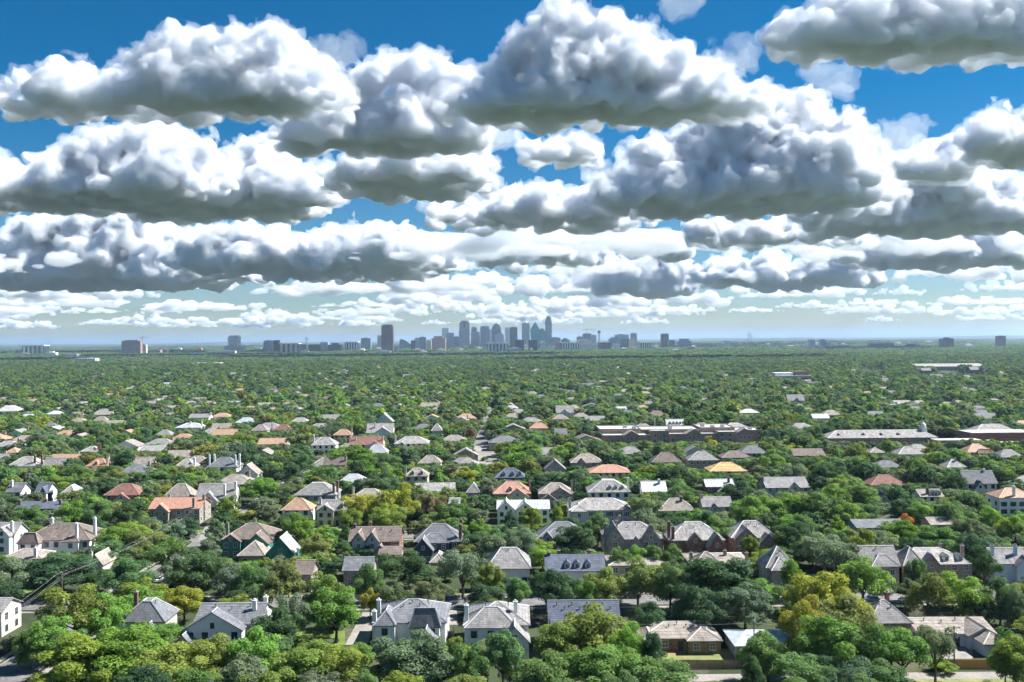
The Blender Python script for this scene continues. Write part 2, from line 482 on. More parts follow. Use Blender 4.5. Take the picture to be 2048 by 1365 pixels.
def window_meshes(w, h, trim):
    key = ('win', w, h, trim.name)
    def mk():
        f = MB(); t = 0.09
        f.box(-w / 2 - t, w / 2 + t, -.06, .03, -t * 1.5, 0); f.box(-w / 2 - t, w / 2 + t, -.05, .03, h, h + t)
        f.box(-w / 2 - t, -w / 2, -.05, .03, 0, h); f.box(w / 2, w / 2 + t, -.05, .03, 0, h)
        f.box(-.025, .025, -.035, .03, 0, h); f.box(-w / 2, -.025, -.033, .03, h * .52, h * .52 + .05); f.box(.025, w / 2, -.033, .03, h * .52, h * .52 + .05)
        g = MB().box(-w / 2, w / 2, -.015, .025, 0, h)
        s = MB().box(-w / 2 - t - .42, -w / 2 - t - .02, -.045, .02, -.05, h + .05)
        return f.mesh('window', trim), g.mesh('pane', GLASS), s.mesh('shutter', SHUTTER)
    return cached(key, mk)

def add_window(root, x, y, z, w, h, trim, rz=0.0, shutters=False):
    fm, gm, sm = window_meshes(round(w, 1), round(h, 1), trim)
    o = add('window', fm, root, (x, y, z), rz)
    add('pane', gm, o)
    if shutters:
        add('shutter', sm, o); add('shutter', sm, o, (w + .62, 0, 0))

def roof_mesh(kind, x0, x1, y0, y1, ze, zr, o=0.45, deck=0.0, hipk=1.0):
    """Returns (slopes, caps): a closed roof solid and its raised ridge and hip caps."""
    b = MB(); cap = []
    x0 -= o; x1 += o; y0 -= o; y1 += o; t = 0.22
    xm, ym = (x0 + x1) / 2, (y0 + y1) / 2
    if kind == 'hip':
        w, d = x1 - x0, y1 - y0
        if w >= d:
            ins = min(d / 2 * hipk, w / 2 - .05); dy = deck * d / 2
            rt = [(x0 + ins, ym - dy, zr), (x1 - ins, ym - dy, zr), (x1 - ins, ym + dy, zr), (x0 + ins, ym + dy, zr)]
        else:
            ins = min(w / 2 * hipk, d / 2 - .05); dx = deck * w / 2
            rt = [(xm - dx, y0 + ins, zr), (xm + dx, y0 + ins, zr), (xm + dx, y1 - ins, zr), (xm - dx, y1 - ins, zr)]
        e = [(x0, y0, ze), (x1, y0, ze), (x1, y1, ze), (x0, y1, ze)]
        n = len(b.v); b.v += [(p[0], p[1], ze - t) for p in e] + e
        b.f += [(3, 2, 1, 0)] + [(i, (i + 1) % 4, 4 + (i + 1) % 4, 4 + i) for i in range(4)]
        if deck > 0:
            b.v += rt
            b.f += [(4 + i, 4 + (i + 1) % 4, 8 + (i + 1) % 4, 8 + i) for i in range(4)] + [(8, 9, 10, 11)]
            cap += [(e[i], rt[i]) for i in range(4)] + [(rt[i], rt[(i + 1) % 4]) for i in range(4)]
        else:
            if w >= d:
                a, c = rt[0], rt[1]; b.v += [a, c]
                b.f += [(4, 5, 9, 8), (5, 6, 9), (6, 7, 8, 9), (7, 4, 8)]
                cap += [(a, c), (e[0], a), (e[3], a), (e[1], c), (e[2], c)]
            else:
                a, c = rt[0], rt[3]; b.v += [a, c]
                b.f += [(4, 5, 8), (5, 6, 9, 8), (6, 7, 9), (7, 4, 8, 9)]
                cap += [(a, c), (e[0], a), (e[1], a), (e[2], c), (e[3], c)]
    elif kind == 'gx':
        b.prism([(y0, ze - t), (ym, zr - t * .9), (y1, ze - t), (y1, ze), (ym, zr), (y0, ze)], 'x', x0, x1)
        cap += [((x0, ym, zr), (x1, ym, zr))]
    elif kind == 'gy':
        b.prism([(x0, ze - t), (xm, zr - t * .9), (x1, ze - t), (x1, ze), (xm, zr), (x0, ze)], 'y', y0, y1)
        cap += [((xm, y0, zr), (xm, y1, zr))]
    c = MB()
    for p, q in cap: c.tube([p, q], 0.17, 4)
    return b, c

def wall_mesh(kind, x0, x1, y0, y1, ze, zr):
    b = MB(); xm, ym = (x0 + x1) / 2, (y0 + y1) / 2
    zt = ze - 0.02
    if kind == 'gx': b.prism([(y0, 0), (y1, 0), (y1, zt), (ym, zr - .25), (y0, zt)], 'x', x0, x1)
    elif kind == 'gy': b.prism([(x0, 0), (x1, 0), (x1, zt), (xm, zr - .25), (x0, zt)], 'y', y0, y1)
    else: b.box(x0, x1, y0, y1, 0, ze - .1)
    return b

def chimney(root, x, y, z0, z1, wm, w=0.9, d=0.7):
    c = MB().box(x - w / 2, x + w / 2, y - d / 2, y + d / 2, z0, z1).build('chimney', wm, root)
    MB().box(x - w / 2 - .1, x + w / 2 + .1, y - d / 2 - .1, y + d / 2 + .1, z1, z1 + .18).box(x - .2, x + .2, y - .2, y + .2, z1 + .18, z1 + .55).build('chimney_cap', CONC if wm is not WALL['white'] else TRIM, c)

def dormer(root, x, y, z, w, h, depth, rm, wm):
    """Small gabled dormer: cheeks and face, its roof, and a window in it."""
    f = MB().prism([(x - w / 2, z), (x + w / 2, z), (x + w / 2, z + h), (x, z + h + w * .45), (x - w / 2, z + h)], 'y', y, y + depth)
    d = f.build('dormer', wm, root)
    o = .15
    MB().prism([(x - w / 2 - o, z + h - .1), (x, z + h + w * .5 - .02), (x + w / 2 + o, z + h - .1), (x + w / 2 + o, z + h + .04), (x, z + h + w * .5 + .13), (x - w / 2 - o, z + h + .04)], 'y', y - o, y + depth).build('dormer_roof', rm, d)
    add('dormer_window', window_meshes(0.8, 1.0, TRIM)[0], d, (x, y - .02, z + .25)); add('dormer_pane', window_meshes(0.8, 1.0, TRIM)[1], d, (x, y - .02, z + .25))

def house(ref, tail, xl, xr, ye, yr, ze, kind, rk, wk, chim=(), wings=(), dorm=(), vis=None, dp=None, near=None, deck=0, win=True, cwall=None, name='house', cat='house', vents=0, shutters=False, hipk=1.0, cover=0.10, tree_tail=True):
    """A house read off the photograph: xl, xr, ye are the front eave in pixels, yr the ridge; ze the eave height in metres.
    chim: (u, v, rise above ridge); wings: (type, u0, u1, projection, eave m, rise m, wall key); dorm: u positions."""
    xc = (xl + xr) / 2
    p = at_z(xc, ye, ze); Y = p.y
    X0 = at_y(xl, ye, Y).x; X1 = at_y(xr, ye, Y).x
    w = X1 - X0
    dp = dp or min(max(w * .7, 8.5), 13.5)
    if kind == 'gy': zr = at_y(xc, yr, Y).z
    else: zr = at_y(xc, yr, Y + dp / 2).z
    zr = min(max(zr, ze + 1.6), ze + (6.0 if kind != 'gy' else w * .75))
    cx = (X0 + X1) / 2
    root = thing(name, (cx, Y, 0), (ref + ' ' + tail).strip(), cat)
    hw = w / 2 - .35
    rm = ROOF[rk]; wm = WALL[wk]
    nearh = Y < 345 if near is None else near
    wall_mesh(kind, -hw, hw, 0.35, dp, ze, zr).build('wall', wm, root)
    rb, cb = roof_mesh(kind, -hw, hw, 0.35, dp, ze, zr, deck=deck, hipk=hipk)
    ro = rb.build('roof', rm, root)
    if Y < 700: cb.build('ridge_cap', RIDGE[rk], ro)
    if deck and kind == 'hip':
        pass
    trim = TRIM if wk not in ('white', 'cream') else DARKTRIM
    zlist = [0.9] if ze < 4 else [0.9, 3.75]
    covered = [(u0, u1) for (_, u0, u1, *_r) in wings]
    if win and Y < 620:
        n = max(2, int(w / 3.1))
        for z in zlist:
            if z + 1.5 > ze: continue
            for i in range(n):
                u = (i + .5) / n
                if any(a - .03 < u < b + .03 for a, b in covered): continue
                if z < 1 and i == n // 2 and nearh:
                    dr = MB().box(-.55, .55, -.05, .04, 0, 2.2).build('door', DARKTRIM, root, (-hw + 2 * hw * u, .35, 0.02))
                    MB().box(.35, .45, -.1, -.05, 1.0, 1.1).build('door_handle', STEEL, dr)
                    continue
                add_window(root, -hw + 2 * hw * u, .35, z, 1.3, 1.5, trim, 0, shutters)
        side = 1 if cx < 0 else -1
        m = max(1, int(dp / 4.5))
        for z in zlist:
            if z + 1.5 > ze: continue
            for i in range(m):
                add_window(root, side * hw, .35 + (dp - .35) * (i + .5) / m, z, 1.1, 1.4, trim, R(90) * side)
        if kind == 'gy' and zr - ze > 2.2: add_window(root, 0, .35, ze + .1, 0.9, 1.2, trim)
    for (wk_, u0, u1, pr, we, rise, wwk) in wings:
        a = -hw + 2 * hw * u0; b = -hw + 2 * hw * u1
        wkind = {'g': 'gy', 'h': 'hip', 'x': 'gx'}[wk_]
        back = dp * .5 if we >= ze - .3 else .34
        wz = we + rise
        if wkind == 'hip': back = max(back, 0.34)
        ww = wall_mesh(wkind, a, b, -pr, back, we, wz).build('wing_wall', WALL[wwk], root)
        rb, cb = roof_mesh(wkind, a, b, -pr, back, we, wz, o=.35)
        wr = rb.build('wing_roof', rm, root)
        if Y < 700: cb.build('ridge_cap', RIDGE[rk], wr)
        if win and Y < 620:
            nn = max(1, int((b - a) / 2.8))
            for z in ([0.9] if we < 4 else [0.9, 3.7]):
                if z + 1.4 > we: continue
                for i in range(nn): add_window(root, a + (b - a) * (i + .5) / nn, -pr, z, 1.2, 1.4, trim)
            if wkind == 'gy' and rise > 2.0: add_window(root, (a + b) / 2, -pr, we + rise * .12, .8, 1.1, trim)
    cw = WALL[cwall] if cwall else wm
    for (u, v, rise) in chim:
        x = -hw + 2 * hw * u; y = dp * v
        chimney(root, x, y, 0.5 if u < 0.02 or u > .98 else ze * .6, zr + rise, cw)
    for u in dorm:
        x = -hw + 2 * hw * u
        fr = .22; yd = .35 - .45 + fr * dp / 2
        dormer(root, x, yd, ze + (zr - ze) * fr - .25, 1.5, 1.3, 2.6, rm, TRIM)
    for i in range(vents):
        u = (i + .7) / (vents + .4); x = (-hw + 2 * hw * u) * (.62 if kind == 'hip' else .94)
        fr = .86 if i % 2 == 0 else .72
        yv = .35 - .45 + fr * dp / 2; zv = ze + (zr - ze) * fr
        MB().lathe([(.09, -.2), (.09, .45), (.2, .47), (.2, .62), (.05, .68)], 7).build('roof_vent', METALV, root, (x, yv, zv))
    FOOT.append((X0 - 1.0, X1 + 1.0, Y - max([0] + [q[3] for q in wings]) - 1.0, Y + dp + 1.0))
    yb = vis if vis else ye + 6
    BOXES.append((xl, yr, xr, yb, Y, cover))
    landmark(xc, (yr + yb) / 2, (xr - xl) / 2, Y, 'the ' + ref)
    return root
H = house
# --- foreground row
H('plain gable-ended house', 'cut by the left edge of the photo', -75, 4, 1226, 1197, 6, 'gx', 'grey', 'cream', vis=1285, dp=9)
H('slate-roofed house with brick chimney', 'and flat pale roof deck, beside bright trees', 236, 330, 1244, 1200, 5.2, 'hip', 'slate', 'cream', chim=[(.12, .75, 1.2)], cwall='brick', deck=.3, vis=1246, vents=3, wings=[('g', .62, .85, 1.5, 3.2, 2.2, 'cream')])
H('white house with broad front gable', 'and pale grey roof, left of the dark round tree', 385, 520, 1249, 1207, 6, 'gx', 'slate', 'white', chim=[(.86, .35, 1.0), (.98, .6, 1.0)], wings=[('g', -.1, .80, 3.0, 5.6, 4.1, 'white'), ('g', -.18, .12, 6.0, 3.0, 2.6, 'white')], vis=1265, vents=3, dp=12)
H('white house with two hipped fronts', 'slate roof and tall white chimneys', 745, 893, 1246, 1199, 6, 'hip', 'slate', 'white', chim=[(.03, .30, .6), (.0, .05, -.9)], wings=[('h', .02, .30, 1.3, 5.9, 2.7, 'white'), ('h', .52, .93, 1.8, 5.6, 4.0, 'white'), ('g', .60, .92, 4.8, 3.0, 3.1, 'white')], vis=1278, vents=5, dp=14)
H('white house with blue-grey roof', 'and small square windows, right of the narrow side yard', 926, 1060, 1251, 1204, 6, 'hip', 'grey', 'white', chim=[(.02, .2, .4), (.80, .32, .6)], wings=[('h', .02, .80, 1.2, 5.9, 3.4, 'white'), ('g', .56, 1.0, 4.5, 3.6, 3.6, 'white')], vis=1272, vents=3, dp=14)
H('plain dark slate roof with vents', 'on a long house right of the white houses', 1098, 1244, 1262, 1201, 5.6, 'gx', 'dark', 'cream', vis=1258, vents=8, dp=14, wings=[('x', .0, .28, 5, 3.0, 1.9, 'cream')])
H('brick ranch house', 'with brown hipped roof behind a fenced lawn', 1281, 1442, 1277, 1244, 3.0, 'hip', 'tan', 'tanbrick', wings=[('h', .0, .19, 1.8, 2.9, 1.3, 'tanbrick'), ('h', .58, 1.0, 1.5, 2.95, 1.9, 'tanbrick')], vis=1303, vents=5, dp=12, cover=.05)
H('low pale-blue roofed house', 'shaded by trees beside the brick ranch house', 1470, 1610, 1292, 1262, 3.0, 'hip', 'bluish', 'grey', vis=1292, cover=.3, hipk=.7)
H('grey hip-roofed house', 'behind the tall ochre tree', 1738, 1826, 1247, 1201, 5.0, 'hip', 'grey', 'pink', chim=[(.75, .9, .8)], cwall='brick', vis=1244, vents=2)
H('tan ranch house with white garage', 'behind the orange cedar fence', 1838, 1994, 1268, 1236, 3.0, 'gx', 'tan', 'blue', wings=[('g', .60, 1.0, 1.6, 3.0, 2.0, 'blue'), ('h', .66, .98, 6.0, 2.7, 1.7, 'blue')], vis=1300, vents=4, dp=12, cover=.08)
# --- second row
H('white mansion with four chimneys', 'and mottled brown hipped roof', 42, 180, 1081, 1047, 6, 'hip', 'brown', 'white', chim=[(.22, .7, 1.0), (.80, .05, 1.0), (.97, .4, 1.8)], wings=[('h', .0, .30, 2.6, 5.6, 3.2, 'white'), ('h', .62, .86, .9, 5.7, 2.0, 'white')], vis=1103, vents=4, dp=14)
H('grey-roofed white house', 'at the left edge beside the white mansion', -40, 30, 1070, 1046, 6, 'gx', 'grey', 'white', chim=[(.9, .1, .8)], vis=1100, wings=[('g', .5, .95, 2, 5.8, 3, 'white')])
H('low tan outbuilding', 'below the white mansion', 0, 82, 1118, 1098, 3.2, 'hip', 'tan', 'white', chim=[(.85, .1, .9)], vis=1118, cover=.4)
H('white gabled cottage with chimney', 'half hidden by green trees', 174, 206, 1131, 1110, 5, 'gy', 'tan', 'cream', chim=[(.1, .1, .6)], vis=1140, cover=.5)
H('green-sheathed house under construction', 'with brown and metal roofs', 443, 545, 1079, 1047, 6, 'hip', 'brown', 'green', chim=[(.05, .2, .8), (.52, .6, 1.0)], cwall='stone', wings=[('g', .55, 1.0, 4.5, 5.4, 3.4, 'green'), ('g', .0, .38, 1.2, 5.5, 2.4, 'green')], vis=1096, dp=13)
H('green-sheathed garage with metal roof', 'right of the house under construction', 532, 588, 1108, 1076, 4.2, 'gy', 'zinc', 'green', vis=1116)
H('brown pyramid-roofed annex', 'in front of the house under construction', 474, 530, 1112, 1082, 3.4, 'hip', 'tan', 'stone', vis=1118)
H('brown-roofed brick house with twin gables', 'behind a clipped hedge', 696, 800, 1084, 1054, 5.6, 'gx', 'brown', 'brick', chim=[(.05, .5, .8), (.36, .6, 1.2)], wings=[('g', .06, .33, .8, 5.5, 3.3, 'grey'), ('g', .34, .60, .8, 5.5, 3.3, 'grey'), ('g', .52, .78, 3.0, 2.8, 2.4, 'stone')], vis=1092, vents=4)
H('brown-roofed garage', 'below the twin-gabled brick house', 756, 802, 1110, 1094, 3.0, 'gx', 'brown', 'stone', vis=1109)
H('slate-roofed house with navy gable', 'and tall brick chimneys', 828, 922, 1084, 1048, 5.8, 'hip', 'slate', 'navy', chim=[(1.0, .15, .4), (1.0, .55, 1.2)], cwall='brick', wings=[('g', .0, .42, 5.0, 4.0, 3.8, 'navy'), ('h', .1, .75, 1.0, 5.7, 2.4, 'navy')], vis=1096)
H('tan hip-roofed garage', 'below the navy-gabled house', 859, 892, 1126, 1105, 3.0, 'hip', 'tan', 'stone', vis=1126, cover=.25)
H('dark gabled roof', 'of a house between green trees', 684, 746, 1142, 1115, 5, 'gx', 'slate', 'stone', vis=1140, cover=.3)
H('steep dark brown gabled house', 'left of the bright green tree', 585, 624, 1150, 1121, 5, 'gx', 'brown', 'stone', vis=1148, cover=.3, dp=9)
H('white house with flat-topped grey roof', 'beside the dormered slate house', 972, 1062, 1138, 1096, 5, 'hip', 'grey', 'white', deck=.35, vis=1156, vents=1, dp=13)
H('long slate roof with white dormers', 'and two brick chimneys', 1091, 1212, 1143, 1110, 5.2, 'gx', 'dark', 'white', chim=[(.05, .5, .7), (.23, .62, .8), (.77, .62, .8)], cwall='brick', dorm=(.36, .53, .72), vis=1142, dp=13)
H('stone house with three steep gables', 'right of the dark round tree', 1208, 1328, 1079, 1044, 5.8, 'hip', 'grey', 'stone', chim=[(.02, .2, .2), (.22, .3, .9), (.30, .6, 1.6)], wings=[('g', .02, .32, 1.0, 5.8, 4.6, 'stone'), ('g', .62, .95, 1.2, 5.4, 5.2, 'stone'), ('g', .42, .66, 2.2, 3.6, 3.2, 'stone')], vis=1094, vents=4)
H('pale-roofed red brick house', 'with steep brick front gables', 1338, 1450, 1081, 1044, 5.8, 'hip', 'pale', 'brick', chim=[(.0, .2, .8), (.06, .05, -.5)], wings=[('g', .30, .62, 1.0, 5.0, 3.4, 'brick'), ('g', .66, 1.0, 3.6, 4.0, 4.6, 'brick')], vis=1106, vents=3)
H('pale tan-roofed brick house', 'with crossing gables, beside the big green trees', 1462, 1556, 1076, 1042, 5.8, 'hip', 'pale', 'pink', wings=[('g', .05, .55, 1.2, 5.6, 3.8, 'pink'), ('g', .55, .95, 3.0, 4.2, 3.4, 'pink')], vis=1096, vents=5)
H('slate-roofed grey house', 'half hidden by a dark tree', 1078, 1172, 1074, 1044, 5.8, 'hip', 'slate', 'grey', wings=[('g', .0, .34, 2.2, 4.6, 3.0, 'grey'), ('h', .1, .7, .8, 5.7, 2.2, 'grey')], vis=1085, cover=.3)
H('low tan roof', 'behind the olive trees', 1217, 1338, 1131, 1119, 3.2, 'hip', 'tan', 'stone', chim=[(.5, .5, .9), (.7, .5, .9)], vis=1131, cover=.4)
H('tan pyramid-topped roof with chimneys', 'above the great dark oak', 1380, 1505, 1128, 1108, 4.0, 'hip', 'tan', 'pink', chim=[(.04, .3, .7), (.63, .4, .9), (.98, .3, .5)], wings=[('h', .06, .5, .5, 3.9, 3.0, 'pink')], vis=1127, cover=.3)
H('stone house with arched entry', 'and pale slate roof', 1532, 1594, 1136, 1093, 6.2, 'hip', 'pale', 'stone', vis=1166, vents=3, wings=[('h', .1, .8, 2.0, 6.0, 3.0, 'stone')])
H('tall slate-roofed stone house', 'behind the pale green tree', 1724, 1800, 1130, 1092, 6.2, 'gx', 'grey', 'stone', wings=[('h', .2, .95, 1.4, 6.1, 2.6, 'stone')], vis=1150, cover=.2, vents=1)
H('wide pink brick house', 'with steep grey gables and dormers', 1802, 1948, 1129, 1096, 5.6, 'hip', 'pale', 'pink', chim=[(.72, .6, .8), (.98, .4, .8)], wings=[('g', .22, .52, 2.0, 4.8, 4.2, 'pink'), ('h', .0, .3, 1.0, 5.5, 4.6, 'pink')], dorm=(.66, .86), vis=1150, dp=13)
H('pale blue house', 'cut by the right edge of the photo', 1990, 2075, 1128, 1096, 5.8, 'gx', 'grey', 'blue', chim=[(.02, .3, 1.0), (.6, .3, 1.0)], wings=[('g', .45, .9, 1.5, 5.4, 2.8, 'blue')], vis=1148)
# --- third row
H('terracotta-roofed stone villa', 'with projecting entrance gable', 296, 400, 1018, 996, 6, 'gx', 'terra', 'stone', chim=[(.25, .6, .9), (.88, .05, .5), (1.0, .4, 1.0)], wings=[('g', .12, .42, 2.0, 5.2, 3.0, 'stone')], vis=1040)
H('orange hip-roofed house', 'with white gable wall', 562, 622, 1021, 997, 5.6, 'hip', 'orange', 'white', vis=1025, cover=.15)
H('cream two-storey house with black shutters', 'and front pediment', 633, 700, 1021, 1000, 6, 'gx', 'grey', 'cream', chim=[(.05, .3, .9)], wings=[('g', .0, .52, 1.0, 5.9, 2.4, 'cream')], dorm=(.75,), vis=1052, shutters=True)
H('slate house with paired brick chimneys', 'left of the yellow trees', 588, 672, 991, 966, 5.8, 'hip', 'grey', 'teal', chim=[(.95, .1, .6), (1.0, .4, .9)], cwall='brick', deck=.2, vis=1000, cover=.2)
H('tan roof behind the yellow trees', 'with one tall chimney', 700, 770, 998, 978, 5.8, 'hip', 'tan', 'cream', chim=[(.03, .3, 1.0)], vis=998, cover=.5)
H('white house with metal roof', 'and two plain front gables', 993, 1100, 1019, 1001, 6, 'gx', 'metal', 'white', wings=[('g', .0, .34, 1.2, 5.9, 3.4, 'white'), ('g', .36, .72, 1.0, 5.9, 3.0, 'white')], vis=1050)
H('terracotta-roofed house with round dormer', 'above the white metal-roofed house', 986, 1062, 988, 963, 5.8, 'hip', 'terra', 'stone', chim=[(1.0, .3, .4)], wings=[('g', .35, .95, 1.2, 4.6, 3.6, 'cream')], dorm=(.45,), vis=996)
H('tan-roofed house with cross gables', 'right of the terracotta roof', 1077, 1147, 988, 966, 5.8, 'hip', 'tan', 'stone', chim=[(1.0, .4, 1.0)], wings=[('g', .3, .95, 1.0, 5.6, 3.0, 'stone'), ('g', .05, .5, 3, 3.6, 2.6, 'stone')], vis=1000)
H('white house with three dormers', 'on its grey hipped roof', 1176, 1262, 985, 960, 5.8, 'hip', 'pale', 'white', chim=[(.98, .3, 1.0)], dorm=(.52, .66, .82), deck=.3, vis=997)
H('grey colonial house', 'with pale hipped roof and shutters', 1138, 1266, 1021, 997, 6, 'hip', 'pale', 'grey', chim=[(.01, .3, .6)], wings=[('h', .03, .26, 1.5, 5.9, 2.2, 'grey')], vis=1045, shutters=True, cover=.2)
H('tan hip roof between brick chimneys', 'right of the grey colonial house', 1317, 1392, 1022, 997, 5.4, 'hip', 'tan', 'brick', chim=[(.05, .5, .3), (.66, .4, .6)], vis=1022, cwall='brick')
H('shingled house with small gable', 'behind the dark green trees', 1405, 1466, 1014, 994, 5.6, 'gx', 'grey', 'grey', chim=[(.03, .5, .8)], wings=[('g', .15, .6, 1.2, 4.2, 2.8, 'grey')], vis=1020, cover=.2)
H('brown-red hipped house', 'with small tan front gable', 207, 278, 991, 968, 5.6, 'hip', 'red', 'pink', wings=[('g', .3, .78, 1.5, 4.0, 2.6, 'cream')], vis=996)
H('tan hip-roofed house', 'left of the blue-grey cross-gabled roof', 326, 384, 994, 968, 5.6, 'hip', 'tan', 'stone', vis=992)
H('blue-grey cross-gabled house', 'with white chimney at its right end', 390, 468, 997, 968, 5.6, 'gx', 'grey', 'white', chim=[(1.0, .3, 1.0), (.75, .1, .3)], wings=[('g', .18, .60, 2.0, 4.6, 4.0, 'white')], vis=1004)
H('dark roof with three brick chimneys', 'above the left-hand trees', 28, 116, 1018, 1004, 5.6, 'gx', 'dark', 'brick', chim=[(.0, .3, 1.0), (.55, .5, .9), (.97, .3, .9)], vis=1014, cover=.35)
H('slate roof with white end chimney', 'near the left edge', 10, 42, 985, 966, 5.6, 'gx', 'slate', 'white', chim=[(.2, .3, 1.0)], vis=984, cover=.3)
H('white-gabled dark house', 'left of the brown-red hipped house', 68, 96, 985, 966, 5.6, 'gx', 'dark', 'white', wings=[('g', .55, 1.0, 1, 5.4, 2.6, 'white')], vis=984, cover=.3)
H('pale grey hip roof', 'among trees left of the brown-red house', 122, 150, 987, 970, 5.6, 'hip', 'pale', 'white', vis=984, cover=.3)
H('dark roof under big trees', 'beside the rust-coloured tree', 1714, 1816, 1056, 1040, 5.6, 'gx', 'slate', 'grey', vis=1053, cover=.4)
H('low tan gabled roof', 'right of the rust-coloured tree', 1862, 1922, 1050, 1035, 5, 'gx', 'tan', 'pink', vis=1049, cover=.4)
H('white villa with orange tile roof', 'at the right edge', 1998, 2075, 996, 976, 7, 'hip', 'orange', 'white', chim=[(.42, .1, 1.2)], vis=1026, shutters=True)
# --- fourth row
H('slate house with white gable and sunroom', 'near the right edge', 1932, 1996, 968, 942, 5.8, 'gx', 'slate', 'white', chim=[(.75, .5, .6)], wings=[('g', .18, .52, 2.5, 4.0, 3.4, 'white')], vis=982)
H('tan roof with white dormers', 'and a dark brick chimney', 1841, 1889, 994, 979, 5.4, 'gx', 'tan', 'white', chim=[(.35, .2, .8)], dorm=(.55, .7, .85), cwall='brick', vis=994)
H('dark steep gable', 'left of the white-dormered tan roof', 1756, 1782, 1002, 986, 5.0, 'gy', 'dark', 'grey', vis=1002, cover=.3)
H('pinkish-brown hipped roof', 'behind grey-green trees', 1742, 1816, 971, 950, 5.4, 'hip', 'red', 'pink', vis=970)
H('grey-green roofed house', 'with small gable and twin chimneys', 1532, 1620, 976, 955, 5.4, 'gx', 'grey', 'grey', chim=[(.0, .5, .6), (-.04, .3, .6)], wings=[('g', .5, .8, 1.5, 4.6, 3.0, 'cream')], vis=982, cwall='pink')
H('dark slate mansard with dormers', 'above the round-dormered terracotta roof', 989, 1050, 956, 936, 5.4, 'hip', 'dark', 'grey', dorm=(.3, .6, .85), vis=956)
H('cream house with arched dormers', 'in a gap among green trees', 808, 856, 953, 936, 5.8, 'hip', 'tan', 'cream', chim=[(.0, .3, .6)], dorm=(.35, .75), vis=962)
H('grey hip-roofed cottage', 'left of the terracotta roof', 932, 960, 986, 966, 5, 'hip', 'grey', 'grey', vis=986, cover=.2)
H('small grey gabled house', 'in shade below the grey hipped cottage', 897, 920, 1008, 996, 5, 'gx', 'grey', 'cream', vis=1008, cover=.35)
H('slate front gable house', 'left of the tan hipped roofs', 1089, 1132, 940, 921, 5.4, 'gy', 'grey', 'stone', vis=945, cover=.2)
H('tan house with steep front gable', 'left of the brick school', 1141, 1206, 926, 908, 5.4, 'hip', 'tan', 'stone', wings=[('g', .15, .5, 1.5, 4.6, 3.4, 'stone')], vis=932)
H('red tile hipped house', 'in front of the brick school', 1179, 1262, 946, 930, 5.4, 'hip', 'terra', 'cream', vis=948)
H('brown hip roof', 'at the foot of the brick school', 1304, 1366, 925, 905, 5.4, 'hip', 'brown', 'stone', vis=924)
H('grey hip-roofed house with dark wall', 'right of the brown hip roof', 1377, 1439, 921, 903, 5.8, 'hip', 'grey', 'stone', vis=938)
H('brown-grey hip roof', 'at the right end of the brick school', 1444, 1505, 916, 902, 5.4, 'hip', 'brown', 'pink', vis=915)
H('house with bare yellow plywood roof', 'still being built', 1420, 1496, 943, 925, 5.4, 'hip', 'ply', 'cream', vis=942)
H('blue-grey metal-roofed house', 'beside the large dark oak', 1284, 1334, 984, 963, 5.4, 'gx', 'metal', 'white', chim=[(.75, .4, .8)], vis=984, cover=.2)
H('white and brick house', 'right of the large dark oak', 1412, 1470, 974, 959, 5.4, 'gx', 'metal', 'brick', chim=[(.85, .3, .8)], wings=[('g', .4, .9, 2, 3.6, 2.4, 'brick')], vis=984)
H('light grey hip roof with brick chimneys', 'at far left', 13, 76, 933, 914, 5.4, 'hip', 'pale', 'white', chim=[(.85, .2, .8), (1.0, .4, 1.0)], cwall='brick', vis=931)
H('grey gabled roof', 'next to the light grey hip roof', 84, 126, 932, 916, 5.4, 'gx', 'grey', 'white', vis=928, cover=.3)
H('red tile roof with white dormer', 'and a row of chimneys', 172, 214, 933, 917, 5.4, 'hip', 'terra', 'cream', chim=[(.98, .2, .5), (.9, .6, .8)], dorm=(.45,), vis=931)
H('tan roof with brick end chimneys', 'right of the red tile roof', 258, 304, 930, 915, 5.4, 'gx', 'tan', 'cream', chim=[(-.04, .3, .9), (.03, .6, .9)], cwall='brick', vis=928, cover=.2)
H('slate house with four white chimneys', 'among the left trees', 413, 474, 935, 915, 5.8, 'hip', 'slate', 'white', chim=[(.0, .3, 1.4), (.1, .6, 1.2), (.92, .2, 1.2), (1.0, .5, 1.5)], vis=934)
H('grey-white roof', 'left of the four-chimney house', 348, 388, 935, 918, 5.2, 'hip', 'pale', 'white', vis=932, cover=.25, chim=[(.97, .3, .5)])
H('tan front gable', 'right of the four-chimney house', 471, 516, 950, 930, 5, 'gy', 'tan', 'white', vis=948, cover=.2)
H('brownish gabled roof', 'above the dark trees', 646, 692, 931, 915, 5.2, 'gx', 'brown', 'pink', chim=[(.97, .3, .7)], vis=929, cover=.25)
H('tan roof with pale gable', 'beside the parking lot', 836, 882, 927, 911, 5.2, 'hip', 'tan', 'cream', vis=926, cover=.2)
H('dark brown hip roof', 'beside the orange-topped tree', 902, 936, 955, 934, 5.2, 'hip', 'brown', 'pink', vis=950, cover=.3)
H('long red-brown roof', 'with white front gable', 698, 765, 890, 874, 5.6, 'gx', 'red', 'cream', chim=[(.15, .3, .5), (1.0, .3, .7)], wings=[('g', .6, .98, 1.5, 5, 3, 'white')], vis=893)
H('white hip-roofed house with bay', 'below the long red-brown roof', 732, 774, 906, 889, 5.6, 'hip', 'metal', 'white', vis=910)
H('slate-white hip roof', 'with white chimney', 788, 856, 888, 873, 5.6, 'hip', 'pale', 'white', chim=[(.0, .3, .8)], wings=[('g', .1, .35, 1, 4.5, 2.6, 'white')], vis=889)
H('tall-gabled white house', 'above the pale ochre tree', 622, 671, 891, 875, 5.6, 'hip', 'pale', 'white', chim=[(.05, .3, 1.6)], vis=895)
